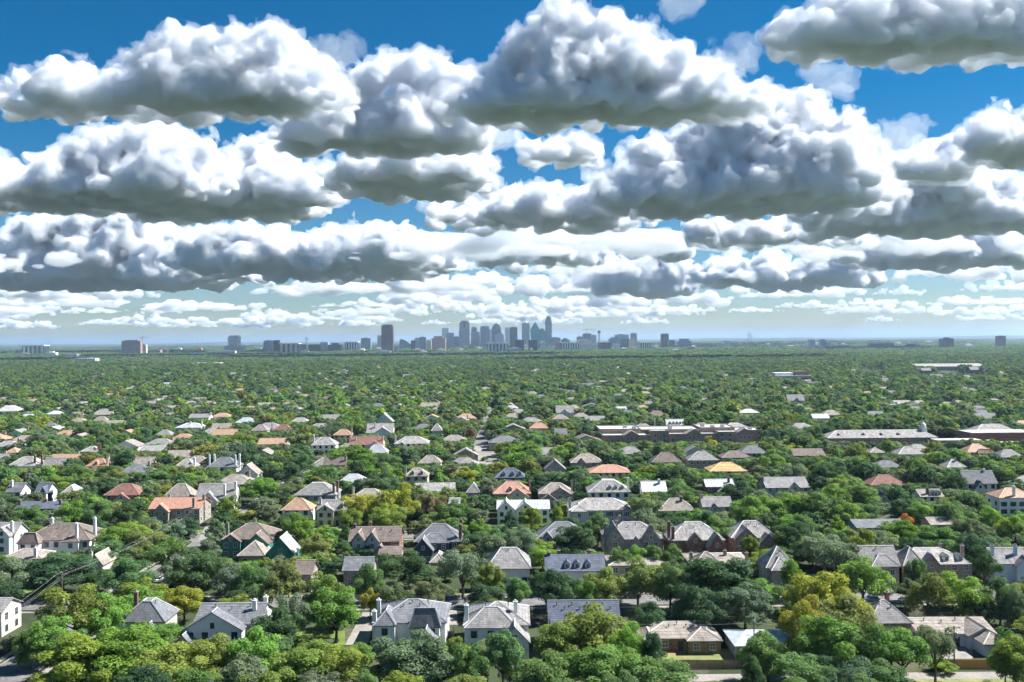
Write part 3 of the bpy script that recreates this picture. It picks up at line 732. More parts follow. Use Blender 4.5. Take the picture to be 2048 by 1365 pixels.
H('small orange roof', 'left of the white double-gabled house', 666, 702, 871, 859, 5.4, 'hip', 'orange', 'cream', chim=[(1.0, .5, 1.4)], vis=876)
H('white double-gabled house', 'in the middle distance', 732, 786, 866, 848, 5.6, 'gx', 'pale', 'white', wings=[('g', .3, .95, 1, 5.5, 4, 'white')], chim=[(.3, .3, .8)], vis=870)
H('big white-gabled roof', 'behind the white double-gabled house', 748, 786, 845, 827, 6, 'gy', 'pale', 'white', vis=845, cover=.2)
H('tan hip roof', 'left of centre in the middle distance', 503, 534, 862, 849, 5.4, 'hip', 'tan', 'cream', vis=864)
H('pinkish hip roof', 'right of the distant tan hip roof', 545, 582, 861, 849, 5.4, 'hip', 'red', 'cream', chim=[(-.1, .3, .6)], vis=860, cover=.2)
H('long tan-orange roof', 'behind bright trees', 514, 572, 889, 877, 5.2, 'gx', 'orange', 'cream', vis=888, cover=.25)
H('tall white house', 'left of the red-leaved tree', 862, 884, 862, 847, 6, 'hip', 'pale', 'white', vis=866)
H('orange-tan long roof', 'in the left middle distance', 421, 470, 871, 859, 5.2, 'gx', 'orange', 'cream', vis=869)
H('orange roof on cream house', 'near the right-hand school', 1935, 1988, 905, 888, 5.6, 'hip', 'orange', 'cream', vis=908, wings=[('h', .35, .9, 1.5, 5.2, 2.4, 'cream')])
H('grey hip roof with chimney', 'below the orange-roofed cream house', 1894, 1934, 935, 919, 5.2, 'hip', 'pale', 'grey', chim=[(.6, .4, .6)], vis=933)
H('light grey roof with vents', 'below the right-hand school', 1797, 1850, 909, 894, 5.2, 'hip', 'pale', 'grey', vis=907)
H('small tan roof', 'left of the light grey vented roof', 1740, 1772, 906, 895, 5, 'hip', 'tan', 'cream', vis=905, cover=.2)
H('brown-grey gabled roof', 'right of the playing field', 1588, 1652, 912, 898, 5, 'gx', 'brown', 'pink', vis=911)
H('bright white metal roof', 'alone among far trees', 1626, 1660, 837, 828, 5.4, 'gx', 'metal', 'white', vis=840)
H('orange roof left of school', 'in the middle distance', 1059, 1098, 857, 846, 5.2, 'hip', 'terra', 'cream', vis=858)
H('slate gabled roof left of school', 'half in shade', 1109, 1135, 869, 858, 5.2, 'gx', 'slate', 'grey', vis=868, cover=.25)
H('white gabled house', 'far behind the school', 1112, 1150, 826, 810, 6, 'gx', 'pale', 'white', wings=[('g', .2, .7, 1, 5.5, 3.6, 'white')], vis=829)
H('white roof with four dormers', 'behind the school', 1333, 1369, 851, 839, 5.4, 'gx', 'white', 'white', dorm=(.2, .4, .6, .8), vis=852)
H('pale tan hip roof', 'behind the school beside the yellow tree', 1384, 1430, 857, 846, 5.2, 'hip', 'tan', 'white', vis=857)
H('long pale roof', 'behind the right half of the school', 1448, 1500, 856, 846, 5.2, 'hip', 'pale', 'white', vis=856)
H('flat-looking white roof', 'left of the far white metal roof', 1480, 1520, 826, 818, 5.2, 'hip', 'white', 'white', vis=827)
H('distant tan gable', 'below the far white gabled house', 1104, 1138, 839, 829, 5, 'hip', 'tan', 'cream', vis=838, cover=.2)
H('far tan hipped roof', 'right of the far white gabled house', 1147, 1178, 834, 826, 5, 'hip', 'tan', 'cream', vis=834, cover=.2)
H('far grey gabled house', 'among the right-hand trees', 1576, 1610, 802, 789, 6, 'gx', 'grey', 'grey', wings=[('g', .3, .7, 1, 5, 4, 'grey')], vis=803)
H('far white roofed house', 'at the left edge', -10, 36, 823, 811, 5.2, 'hip', 'white', 'white', vis=824)
H('far white hip roof', 'right of the left-edge white roof', 90, 122, 829, 822, 5, 'hip', 'white', 'white', vis=830)
H('far pinkish roof', 'in the left distance', 188, 222, 830, 823, 5, 'gx', 'tan', 'cream', vis=830)
H('far grey roof with dormers', 'in the left distance', 376, 418, 836, 828, 5.2, 'gx', 'grey', 'white', chim=[(1.0, .4, .9)], vis=837)
H('far orange-tan roof', 'right of the dormered far grey roof', 420, 460, 834, 826, 5, 'hip', 'orange', 'cream', vis=834)
H('far slate hip roof', 'among the left trees', 310, 342, 871, 860, 5.2, 'hip', 'grey', 'grey', vis=870)
H('far white chimneyed roof', 'in the left distance', 350, 402, 856, 846, 5.2, 'hip', 'metal', 'white', chim=[(.5, .4, .9), (.95, .4, 1.2)], vis=857)
H('far grey-white hip roof', 'with brick chimneys in the left distance', 160, 196, 904, 893, 5.2, 'hip', 'pale', 'white', chim=[(.9, .4, 1.4), (1.05, .3, 1.6)], cwall='brick', vis=904)
H('small orange roof at left', 'beside brown trees', 9, 34, 906, 896, 5, 'hip', 'orange', 'cream', vis=906)
H('far white-grey gable', 'right of the chimneyed hip roof', 278, 326, 903, 892, 5.2, 'gx', 'pale', 'white', vis=903, cover=.2)
for bx in ((1350, 1304, 1470, 1365, 196, .12), (1360, 1322, 1490, 1365, 190, .10), (1905, 1312, 2048, 1365, 190, .12), (-20, 1310, 62, 1400, 190, .25), (285, 1062, 400, 1082, 305, .25), (860, 1187, 935, 1197, 242, .3), (1885, 1290, 1960, 1312, 200, .2), (598, 1264, 685, 1284, 200, .35), (945, 898, 998, 930, 560, .25), (1255, 1200, 1285, 1226, 240, .3), (1855, 1214, 1940, 1230, 240, .35)):
    BOXES.append(bx)
N_HAND = len(BOXES)
HOUSES_HAND = N_HAND

# ------------------------------------------------------------------ schools and other large buildings
def frame_box(xl, xr, yt, yb, zt=None, Y=None):
    """World span of a building from its picture box, standing at distance Y."""
    a = at_y(xl, yb, Y); b = at_y(xr, yb, Y); t = at_y((xl + xr) / 2, yt, Y)
    return a.x, b.x, t.z

def brick_school():
    Y = 590.0
    x0, x1, zt = frame_box(1199, 1520, 872, 905, Y=Y)
    cx = (x0 + x1) / 2
    root = thing('school_building', (cx, Y, 0), 'long red brick school with flat pale roofs and front pediments', 'school')
    def vol(xl, xr, dy, dep, z):
        a = at_y(xl, 900, Y + dy).x - cx; b = at_y(xr, 900, Y + dy).x - cx
        w = MB().box(a, b, dy, dy + dep, 0, z - .5).build('wall', WALL['pink'], root)
        r = MB().box(a + .4, b - .4, dy + .4, dy + dep - .4, z - .49, z - .25).build('flat_roof', ROOF['white'], root)
        p = MB()
        for q in ((a, b, dy, dy + .35), (a, b, dy + dep - .35, dy + dep), (a, a + .35, dy + .35, dy + dep - .35), (b - .35, b, dy + .35, dy + dep - .35)): p.box(*q, z - .5, z + .35)
        p.build('parapet', WALL['stone'], root)
        n = max(2, int((b - a) / 4.2))
        for zz in ((1.0, 4.6) if z > 7 else (1.2,)):
            for i in range(n): add_window(root, a + (b - a) * (i + .5) / n, dy, zz, 1.8, 2.0, TRIM)
        return a, b
    vol(1199, 1282, 14, 26, 9.0); vol(1203, 1300, 0, 13.8, 6.2); vol(1283, 1400, 16, 24, 8.2); vol(1301, 1338, 4, 11.5, 8.6)
    vol(1339, 1436, 6, 9.8, 6.2); vol(1401, 1470, 16.2, 26, 9.2); vol(1437, 1500, 5, 11, 7.4); vol(1471, 1525, 16.4, 22, 7.2)
    for xp, dy, z in ((1264, -.9, 6.0), (1388, 5.1, 6.0), (1490, 4.1, 6.6)):
        a = at_y(xp, 900, Y + dy).x - cx
        MB().prism([(a - 5.5, 0), (a + 5.5, 0), (a + 5.5, z), (a, z + 3.2), (a - 5.5, z)], 'y', dy, dy + .85).build('pediment', WALL['pink'], root)
        rb, cb = roof_mesh('gy', a - 5.5, a + 5.5, dy, dy + 9, z, z + 3.4, o=.4); rb.build('gable_roof', ROOF['tan'], root)
        for s in (-2.6, 0, 2.6): add_window(root, a + s, dy, 3.0, 1.2, 1.9, TRIM)
    for i, (xp, dy, z) in enumerate(((1268, 22, 8.6), (1250, 26, 8.7), (1340, 24, 7.9), (1405, 26, 8.9), (1425, 22, 8.9), (1445, 25, 8.9), (1485, 24, 6.9), (1500, 26, 6.9))):
        a = at_y(xp, 900, Y + dy).x - cx
        MB().box(a - 1.4, a + 1.4, dy - 1, dy + 1, z, z + 1.3).box(a - 1.2, a + 1.2, dy - .8, dy + .8, z + 1.3, z + 1.5).build('rooftop_unit', STEEL, root)
    FOOT.append((x0 - 2, x1 + 4, Y - 1, Y + 45)); BOXES.append((1199, 870, 1520, 890, Y, .09))
    landmark(1360, 885, 160, Y, 'the brick school')
brick_school()

def hipped_school():
    Y = 640.0
    p0 = at_z(1656, 877, 6.5); Y = p0.y
    cx = at_y(1850, 877, Y).x
    root = thing('school_building', (cx, Y, 0), 'long brick school with pale grey hipped roof and white cupola', 'school')
    def lx(px, dy=0): return at_y(px, 877, Y + dy).x - cx
    a, b = lx(1656), lx(1856)
    MB().box(a + .4, b, .4, 15, 0, 6.4).build('wall', WALL['brick'], root)
    rb, cb = roof_mesh('hip', a + .4, b + 6, .4, 15, 6.5, 10.6); r = rb.build('roof', ROOF['pale'], root); cb.build('ridge_cap', RIDGE['pale'], r)
    n = 26
    for i in range(n): add_window(root, a + .4 + (b - a - .4) * (i + .5) / n, .4, 3.6, 1.5, 1.7, TRIM)
    for u in (.12, .37, .55, .72):
        x = a + (b - a) * u
        MB().prism([(x - 1.3, 8.0), (x + 1.3, 8.0), (x, 9.2)], 'y', 2.6, 6).build('dormer', METALV, root)
    c0, c1 = lx(1862), lx(2020)
    MB().box(b + 1, c1 * .55 + c0 * .45, -10, .2, 0, 5.5).build('wall', WALL['stone'], root)
    MB().box(b + 1.4, c1 * .55 + c0 * .45 - .4, -9.6, -.2, 5.5, 5.8).build('flat_roof', ROOF['white'], root)
    MB().box(c0 + 12, c1, -22, -10.2, 0, 4.6).build('wall', WALL['stone'], root)
    MB().box(c0 + 12.4, c1 - .4, -21.6, -10.6, 4.6, 4.9).build('flat_roof', ROOF['white'], root)
    MB().box(c0 + 26, c1 + 18, 2, 20, 0, 8.6).build('wall', WALL['brick'], root)
    MB().box(c0 + 26.4, c1 + 17.6, 2.4, 19.6, 8.6, 8.9).build('flat_roof', ROOF['white'], root)
    d0, d1 = lx(1985), lx(2080)
    MB().box(d0, d1, 21, 38, 0, 6.4).build('wall', WALL['brick'], root)
    rb, cb = roof_mesh('hip', d0, d1, 21, 38, 6.5, 11.5); r = rb.build('roof', ROOF['pale'], root); cb.build('ridge_cap', RIDGE['pale'], r)
    for xp in (1900, 1918, 1955):
        x = lx(xp); MB().box(x - 2, x + 2, -16, -13, 4.9, 6.3).build('rooftop_unit', STEEL, root)
    x = lx(1858)
    c = MB().box(x - 1.6, x + 1.6, 6, 9.2, 9, 12.2).build('cupola', TRIM, root)
    MB().lathe([(1.5, 12.2), (1.5, 13.6), (1.1, 14.4), (.15, 15.2), (.08, 17)], 10, (x, 7.6)).build('cupola_dome', TRIM, c)
    FOOT.append((at_y(1650, 877, Y).x, at_y(2090, 877, Y).x, Y - 24, Y + 40))
    BOXES.append((1656, 856, 2050, 880, Y, .02))
    landmark(1850, 868, 190, Y, 'the hipped school')
hipped_school()

FAC = {
    'white': facade('white_precast_facade', (0.88, 0.84, 0.79), (0.3, 0.31, 0.33)),
    'beige': facade('beige_facade', (0.74, 0.64, 0.56), (0.3, 0.28, 0.27)),
    'brown': facade('brown_granite_facade', (0.2, 0.12, 0.1), (0.05, 0.045, 0.05), fill_v=.5),
    'brick': facade('brick_tower_facade', (0.46, 0.29, 0.25), (0.2, 0.17, 0.17)),
    'grey': facade('grey_facade', (0.46, 0.49, 0.53), (0.2, 0.23, 0.28)),
    'blue': facade('blue_glass_facade', (0.22, 0.31, 0.42), (0.08, 0.15, 0.24), fill_v=.75, rough=.2),
    'dark': facade('dark_glass_facade', (0.035, 0.055, 0.085), (0.015, 0.025, 0.045), fill_v=.75, rough=.2),
    'teal': facade('teal_glass_facade', (0.08, 0.36, 0.4), (0.04, 0.25, 0.29), fill_v=.8, rough=.18),
    'pale': facade('pale_glass_facade', (0.8, 0.83, 0.86), (0.42, 0.48, 0.54), fill_v=.6),
    'purple': facade('purple_brown_facade', (0.17, 0.105, 0.115), (0.06, 0.045, 0.06), fill_v=.55, fill_h=.5),
}
PLAIN = {k: v for k, v in dict(white=(0.88, 0.84, 0.79), beige=(0.74, 0.64, 0.56), brown=(0.2, 0.12, 0.1), brick=(0.46, 0.29, 0.25), grey=(0.46, 0.49, 0.53), blue=(0.22, 0.31, 0.42), dark=(0.035, 0.055, 0.085), teal=(0.08, 0.36, 0.4), pale=(0.8, 0.83, 0.86), purple=(0.17, 0.105, 0.115)).items()}
PLAINM = {k: mat(k + '_tower_stone', v, var=.12, scale=.05) for k, v in PLAIN.items()}

def tower(label, xl, xr, yt, D, fk, style='box', extra=(), dep=None):
    """A far building from its picture span and distance, with a plinth below the tree line, a roof plant and its own crown."""
    xc = (xl + xr) / 2
    a = at_y(xl, 700, D).x; b = at_y(xr, 700, D).x
    zt = at_y(xc, yt, D).z
    w = b - a; hw = w / 2; dep = dep or min(max(w * .8, 22), 60); cx = (a + b) / 2
    root = thing('office_tower' if zt > 60 else 'office_building', (cx, D, 0), label, 'building', 'skyline buildings')
    m = FAC[fk]; pm = PLAINM[fk]
    if style == 'box':
        MB().box(-hw, hw, 0, dep, 0, zt).build('tower_body', m, root)
        MB().box(-hw - .3, hw + .3, -.3, dep + .3, zt, zt + 1.2).build('parapet', pm, root)
        MB().box(-hw * .5, hw * .4, dep * .3, dep * .7, zt + 1.2, zt + 1.2 + min(5, zt * .05)).build('roof_plant', PLAINM['grey'], root)
    elif style == 'ribs':
        MB().box(-hw, hw, 0, dep, 0, zt * .93).build('tower_body', FAC['dark'], root)
        n = int(extra[0]) if extra else 6
        for i in range(n):
            x = -hw + w * (i + .5) / n; q = w / n * .26
            MB().box(x - q, x + q, -2.2, -.01, 0, zt * .93).build('pilaster', pm, root)
        MB().box(-hw - 1, hw + 1, -3, dep + 1, zt * .93 + .01, zt).build('parapet', pm, root)
    elif style == 'step':
        s = extra or (.82, .6)
        MB().box(-hw, hw, 0, dep, 0, zt * s[0]).build('tower_body', m, root)
        MB().box(-hw * s[1], hw * s[1], dep * .15, dep * .85, zt * s[0] + .01, zt).build('tower_crown', m, root)
        MB().box(-hw * s[1] - .4, hw * s[1] + .4, dep * .15 - .4, dep * .85 + .4, zt + .01, zt + 1.5).build('parapet', pm, root)
    elif style == 'chamfer':
        c = hw * .28; z1 = zt * .93
        MB().prism([(-hw, 0), (hw, 0), (hw, z1), (hw - c, zt), (-hw + c, zt), (-hw, z1)], 'y', 0, dep).build('tower_body', m, root)
        MB().box(-hw * .4, hw * .4, dep * .3, dep * .7, zt, zt + 4).build('roof_plant', pm, root)
    elif style == 'arch':
        pr = [(-hw, 0), (hw, 0), (hw, zt * .88)] + [(hw * math.cos(t), zt * .88 + zt * .12 * math.sin(t)) for t in (0.5, 0.9, 1.25)] + [(hw * math.cos(t), zt * .88 + zt * .12 * math.sin(t)) for t in (math.pi - 1.25, math.pi - .9, math.pi - .5)] + [(-hw, zt * .88)]
        MB().prism(pr, 'y', 0, dep).build('tower_body', m, root)
        MB().box(-hw * .9, hw * .9, -6, -.05, 0, zt * .72).build('front_bay', m, root)
        MB().box(-hw * .18, hw * .18, -.6, -.06, zt * .74, zt * .95).build('crown_window', FAC['dark'], root)
        MB().box(-hw - 5, -hw - .02, 4, dep - 4, 0, zt * .62).build('side_bay', m, root)
    elif style == 'spire':
        zs = zt * .86
        MB().box(-hw, hw, 0, dep, 0, zs).build('tower_body', m, root)
        MB().box(-hw * .85, hw * .85, dep * .1, dep * .9, zs, zs + zt * .03).build('parapet', pm, root)
        MB().lathe([(hw * .5, zs + zt * .03), (hw * .38, zs + zt * .06), (hw * .12, zs + zt * .10)], 8, (0, dep / 2)).build('crown_roof', pm, root)
        MB().tube([(0, dep / 2, zs + zt * .09), (0, dep / 2, zt * 1.06)], [1.6, .5], 6).build('spire', STEEL, root)
        for s in (-.8, .8): MB().tube([(hw * s, dep * .2, zs), (hw * s, dep * .2, zs + zt * .07)], [.9, .3], 5).build('corner_mast', STEEL, root)
    elif style == 'peak':
        z1 = zt * .80
        MB().box(-hw, hw, 0, dep, 0, z1).build('tower_body', m, root)
        MB().prism([(-hw, z1), (hw, z1), (hw * .72, zt * .88), (0, zt), (-hw * .72, zt * .88)], 'y', 0.5, dep - .5).build('tower_crown', m, root)
        MB().tube([(0, dep / 2, zt * .98), (0, dep / 2, zt * 1.03)], [.8, .3], 5).build('spire', STEEL, root)
    elif style == 'prismtop':
        zs = zt * .86; hh = hw
        v = [(-hh * .85, 0, 0), (hh, 0, 0), (hh, dep, 0), (-hh * .85, dep, 0), (-hh, 0, zt * .72), (hh, 0, zt * .66), (hh, dep, zt * .66), (-hh, dep, zt * .72), (-hh * .12, dep * .45, zt), (hh * .12, dep * .55, zt)]
        mb = MB(); mb.v = v; mb.f = [(0, 3, 2, 1), (0, 1, 5, 4), (1, 2, 6, 5), (2, 3, 7, 6), (3, 0, 4, 7), (4, 5, 9, 8), (5, 6, 9), (6, 7, 8, 9), (7, 4, 8)]
        mb.build('tower_body', m, root)
    elif style == 'notch':
        c = hw * .3
        for k, (z0, z1, s) in enumerate(((0, zt * .86, 1.0), (zt * .86 + .01, zt * .94, .82), (zt * .94 + .01, zt, .62))):
            MB().box(-hw * s, hw * s, dep * (1 - s) / 2, dep * (1 + s) / 2, z0, z1).build(('tower_body', 'tower_crown', 'tower_crown')[k], m, root)
    elif style == 'wedge':
        MB().prism([(-hw, 0), (hw, 0), (hw, zt * .55), (-hw * .2, zt), (-hw, zt)], 'y', 0, dep).build('tower_body', m, root)
        MB().box(-hw * .9, -hw * .4, dep * .3, dep * .6, zt, zt + 4).build('roof_plant', pm, root)
    elif style == 'ball':
        zb = zt - hw
        for s in (-.5, .5): MB().tube([(hw * s, 8, 0), (hw * s, 8, zb)], hw * .14, 6).build('leg', PLAINM['grey'], root)
        MB().tube([(0, 8, 0), (0, 8, zb)], hw * .30, 10).build('shaft', PLAINM['beige'], root)
        prof = [(max(.3, hw * math.sin(t)), zb - hw * math.cos(t)) for t in [math.pi * (i + .3) / 10.6 for i in range(11)]]
        MB().lathe(prof, 16, (0, 8)).build('ball_deck', FAC['dark'], root)
    yb = max(float(proj(cx, D, 8)[1]), yt + 3)
    BOXES.append((xl, yt, xr, float(yb), D, .9)); FOOT.append((a - 3, b + 3, D - 8, D + dep + 3))
    landmark(xc, (yt + float(yb)) / 2, (xr - xl) / 2, D, 'the ' + ' '.join(label.split()[:7]))
    return root
T = tower
T('white hospital block with dark vertical stripes', 44, 88, 691, 4900, 'white', 'ribs', (5,))
T('broad brown apartment slab beside a crane', 243, 281, 681, 4900, 'brick', 'step', (.965, .7), dep=26)
T('slim tan annex under the left crane', 282, 292, 690, 4950, 'beige')
T('low brown building right of the apartment slab', 304, 320, 700, 5100, 'brick')
T('low grey brown building with dark notch', 321, 334, 700, 5150, 'brown')
T('pale pink stepped tower with side wings', 449, 484, 692, 5000, 'beige')
T('pale pink stepped tower core with antenna', 456, 477, 672, 5030, 'white', 'step', (.95, .8))
T('blue grey slab left of white striped block', 527, 546, 682, 5900, 'grey')
T('dark glass building with white edges', 547, 558, 681, 5500, 'dark', 'ribs', (2,))
T('wide tan building with white stair columns', 558, 597, 687, 4700, 'beige', 'ribs', (4,))
T('low blue grey block behind the tan building', 597, 612, 690, 5600, 'blue')
T('dark brown block right of the tower crane', 617, 641, 690, 5200, 'brown')
T('dark blue block with sloping end', 656, 681, 687, 5100, 'dark', 'step', (.85, .5))
T('grey block behind the dark blue block', 640, 656, 685, 6400, 'grey')
T('twin striped pale building with dark crown', 690, 716, 684, 5400, 'white', 'ribs', (5,))
T('grey blue box left of the purple tower', 722, 741, 677, 6300, 'blue')
T('thin grey tower touching the purple tower', 755, 763, 672, 6800, 'grey')
T('tall purple brown tower standing alone', 763, 786, 650, 5300, 'purple', 'step', (.955, .86), dep=50)
T('stepped grey glass block right of purple tower', 799, 822, 680, 6300, 'blue', 'wedge')
T('small dark slab beside the stepped block', 822, 830, 682, 5600, 'dark')
T('grey slab with pale top', 829, 841, 677, 5700, 'grey')
T('dark glazed twin beside the grey slab', 839, 852, 675, 5400, 'blue')
T('small pink brick block', 853, 863, 681, 5600, 'beige')
T('wide grey brown stepped block', 863, 891, 673, 5800, 'brick', 'step', (.86, .7))
T('pale grey flat tower with dark top', 884, 898, 657, 8000, 'pale')
T('grey tower in front of the pale flat tower', 893, 908, 667, 7400, 'grey')
T('low dark blue block left of arched tower', 908, 919, 674, 7300, 'blue')
T('tall tower with arched crown', 919, 939, 641, 7600, 'grey', 'arch')
T('narrow grey tower right of arched tower', 943, 954, 655, 8200, 'blue')
T('wider grey slab below the narrow tower', 942, 960, 664, 7700, 'grey')
T('blue grey tower with pale shoulders', 961, 979, 653, 8100, 'blue', 'step', (.93, .95))
T('slim pale tower left of peaked tower', 979, 985, 660, 8000, 'pale')
T('peaked tower with steep gabled crown', 984, 1002, 646, 7900, 'blue', 'peak')
T('pale stepped tower before the peaked tower', 990, 1008, 666, 7200, 'pale', 'step', (.9, .6))
T('white narrow slab beside the dark slab', 1010, 1020, 656, 8200, 'pale')
T('dark grey slab tower', 1020, 1035, 655, 7900, 'dark')
T('grey tower topped by a thin spire', 1044, 1060, 640, 8000, 'grey', 'spire')
T('teal glass tower with pointed prism top', 1061, 1081, 645, 7800, 'teal', 'prismtop')
T('lower teal glass block beside the prism', 1081, 1098, 658, 7600, 'teal', 'wedge')
T('tallest tower of the skyline with notched top', 1091, 1104, 633, 8100, 'blue', 'notch')
T('white ribbed hotel slab with broad cap', 974, 1016, 686, 4350, 'pale', 'ribs', (6,))
T('dark office box left of its darker twin', 1030, 1048, 681, 4450, 'dark')
T('dark banded office box right of its twin', 1057, 1074, 681, 4550, 'dark')
T('pale low building with sloped white roof', 1080, 1106, 684, 5000, 'white', 'wedge')
T('grey low block behind the sloped roof', 1100, 1121, 676, 6600, 'grey')
T('low dark stepped block right of tallest tower', 1123, 1139, 677, 6900, 'blue', 'step', (.88, .5))
T('reddish block left of the white ribbed row', 1110, 1123, 686, 4900, 'brick')
T('white ribbed apartment row', 1123, 1157, 685, 4800, 'white', 'ribs', (7,))
T('beige apartment block with rounded top', 1157, 1183, 680, 5000, 'beige', 'chamfer')
T('grey block below the skyline crane', 1154, 1168, 674, 6900, 'grey')
T('green grey building under construction below crane', 1166, 1183, 668, 7200, 'blue')
T('grey glass tower right of the skyline crane', 1182, 1193, 671, 7000, 'grey')
T('observation tower with a round ball on top', 1195.4, 1202, 661, 8200, 'grey', 'ball')
T('white low cube near the ball tower', 1183, 1198, 689, 4900, 'white')
T('red brown block below the ball tower', 1198, 1222, 686, 4800, 'brown')
T('grey stepped group of slabs right of ball tower', 1219, 1240, 675, 6200, 'grey', 'step', (.9, .6))
T('wide glass slab with pale top', 1231, 1258, 670, 6700, 'pale')
T('dark glass block with grid', 1239, 1259, 679, 5700, 'dark')
T('white small block below the glass slab', 1227, 1240, 689, 4800, 'white')
T('tall dark slab of the right cluster', 1262, 1274, 667, 6400, 'grey', 'step', (.95, .8))
T('pale building with sloping roof line', 1260, 1283, 679, 5200, 'beige', 'wedge')
T('pink apartment block right of the sloped building', 1283, 1304, 685, 5100, 'beige', 'ribs', (5,))
T('dark blue tower alone on the right', 1323, 1338, 668, 6000, 'dark', 'step', (.93, .95))
T('purple grey block beside the dark blue tower', 1337, 1350, 681, 5800, 'purple')
T('teal dark block near the bridge', 1357, 1383, 678, 5900, 'blue', 'step', (.75, .7))
T('pale block left of the arch bridge', 1448, 1461, 683, 6200, 'white')
T('white slab left of the twin slabs', 1608, 1618, 689, 4800, 'white')
T('left twin of the grey apartment slabs', 1619, 1630, 680, 4850, 'grey')
T('right twin of the grey apartment slabs', 1640, 1653, 680, 4850, 'grey')
T('low wide purple grey office block', 1740, 1788, 688, 4500, 'purple', dep=30)
T('low stepped purple block', 1812, 1838, 689, 4700, 'purple', 'step', (.7, .5))
T('long low purple block', 1839, 1866, 696, 4600, 'purple')
T('dark chamfered office tower', 1886, 1908, 677, 4400, 'dark', 'chamfer')
T('dark purple slab at the right edge', 1997, 2012, 673, 4500, 'purple')
T('long white low-rise below the pink tower', 413, 470, 703, 4500, 'white', dep=25)
T('white hall left of the pink tower', 130, 154, 709, 3900, 'white')
T('white school wing with arches at left', 150, 190, 718, 2900, 'white', dep=30)
T('long purple roofed hall behind dark trees', 258, 350, 726, 2650, 'purple', dep=25)
T('cream church hall beside the dark tree belt', 382, 440, 727, 2450, 'beige', dep=25)

def crane(label, px, ytop, D, x0, x1):
    p = at_y(px, ytop, D); L0 = at_y(x0, ytop, D).x - p.x; L1 = at_y(x1, ytop, D).x - p.x
    root = thing('tower_crane', (p.x, D - 15, 0), label, 'crane')
    MB().box(-1.3, 1.3, -1.3, 1.3, 0, p.z).build('mast', CONC, root)
    MB().box(L0, L1, -1.0, 1.0, p.z - 2.4, p.z - .4).build('jib', CONC, root)
    MB().box(-1, 1, -1, 1, p.z, p.z + 9).build('apex', CONC, root)
    MB().tube([(0, 0, p.z + 8.6), (L1 * .8, 0, p.z - .4)], .5, 4).tube([(0, 0, p.z + 8.6), (L0 * .9, 0, p.z - .4)], .5, 4).build('tie_bar', CONC, root)
    q = L0 if abs(L0) < abs(L1) else L1
    MB().box(q - 2.5, q + 2.5, -1.5, 1.5, p.z - 5.5, p.z - 2.45).build('counterweight', CONC, root)
crane('tower crane over the brown apartment slab', 287, 675.5, 4950, 281.5, 302)
crane('tower crane beside the tan building', 614, 678, 4650, 610, 618)
crane('tower crane above the skyline right of centre', 1173, 659, 7100, 1166, 1192)

def mast(label, px, yt, D):
    p = at_y(px, yt, D)
    root = thing('radio_mast', (p.x, D, 0), label, 'mast')
    MB().tube([(0, 0, 0), (0, 0, p.z * .6), (0, 0, p.z)], [2.2, 1.4, .6], 4).build('mast', STEEL, root)
    for z in (.45, .8): MB().box(-3, 3, -.5, .5, p.z * z, p.z * z + 1.5).build('crossarm', STEEL, root)
mast('thin radio mast right of the white hospital', 97.6, 673, 5600)
mast('faint radio mast left of the pink tower', 404, 671, 8500)
mast('thin radio mast near the pink tower', 396, 674, 9000)

def arch_bridge():
    D = 7600; p = at_y(1499, 667.5, D); b0 = at_y(1495, 700, D).x - p.x; b1 = at_y(1503.5, 700, D).x - p.x
    root = thing('arch_bridge', (p.x, D, 0), 'slender white bridge arch on the right skyline', 'bridge')
    pts = []
    for i in range(17):
        t = i / 16; x = b0 + (b1 - b0) * t
        pts.append((x, 0, p.z * (1 - abs(2 * t - 1) ** 2.6)))
    MB().tube(pts, 2.6, 6).build('arch', TRIM, root)
    MB().box(b0 - 150, b1 + 150, -8, 8, 14, 17).build('deck', CONC, root)
    for i in range(4, 13): MB().tube([pts[i], ((i - 8) * 30, 0, 17)], .35, 4).build('cable', TRIM, root)
    landmark(1499, 685, 6, D, 'the slender white bridge arch')
arch_bridge()

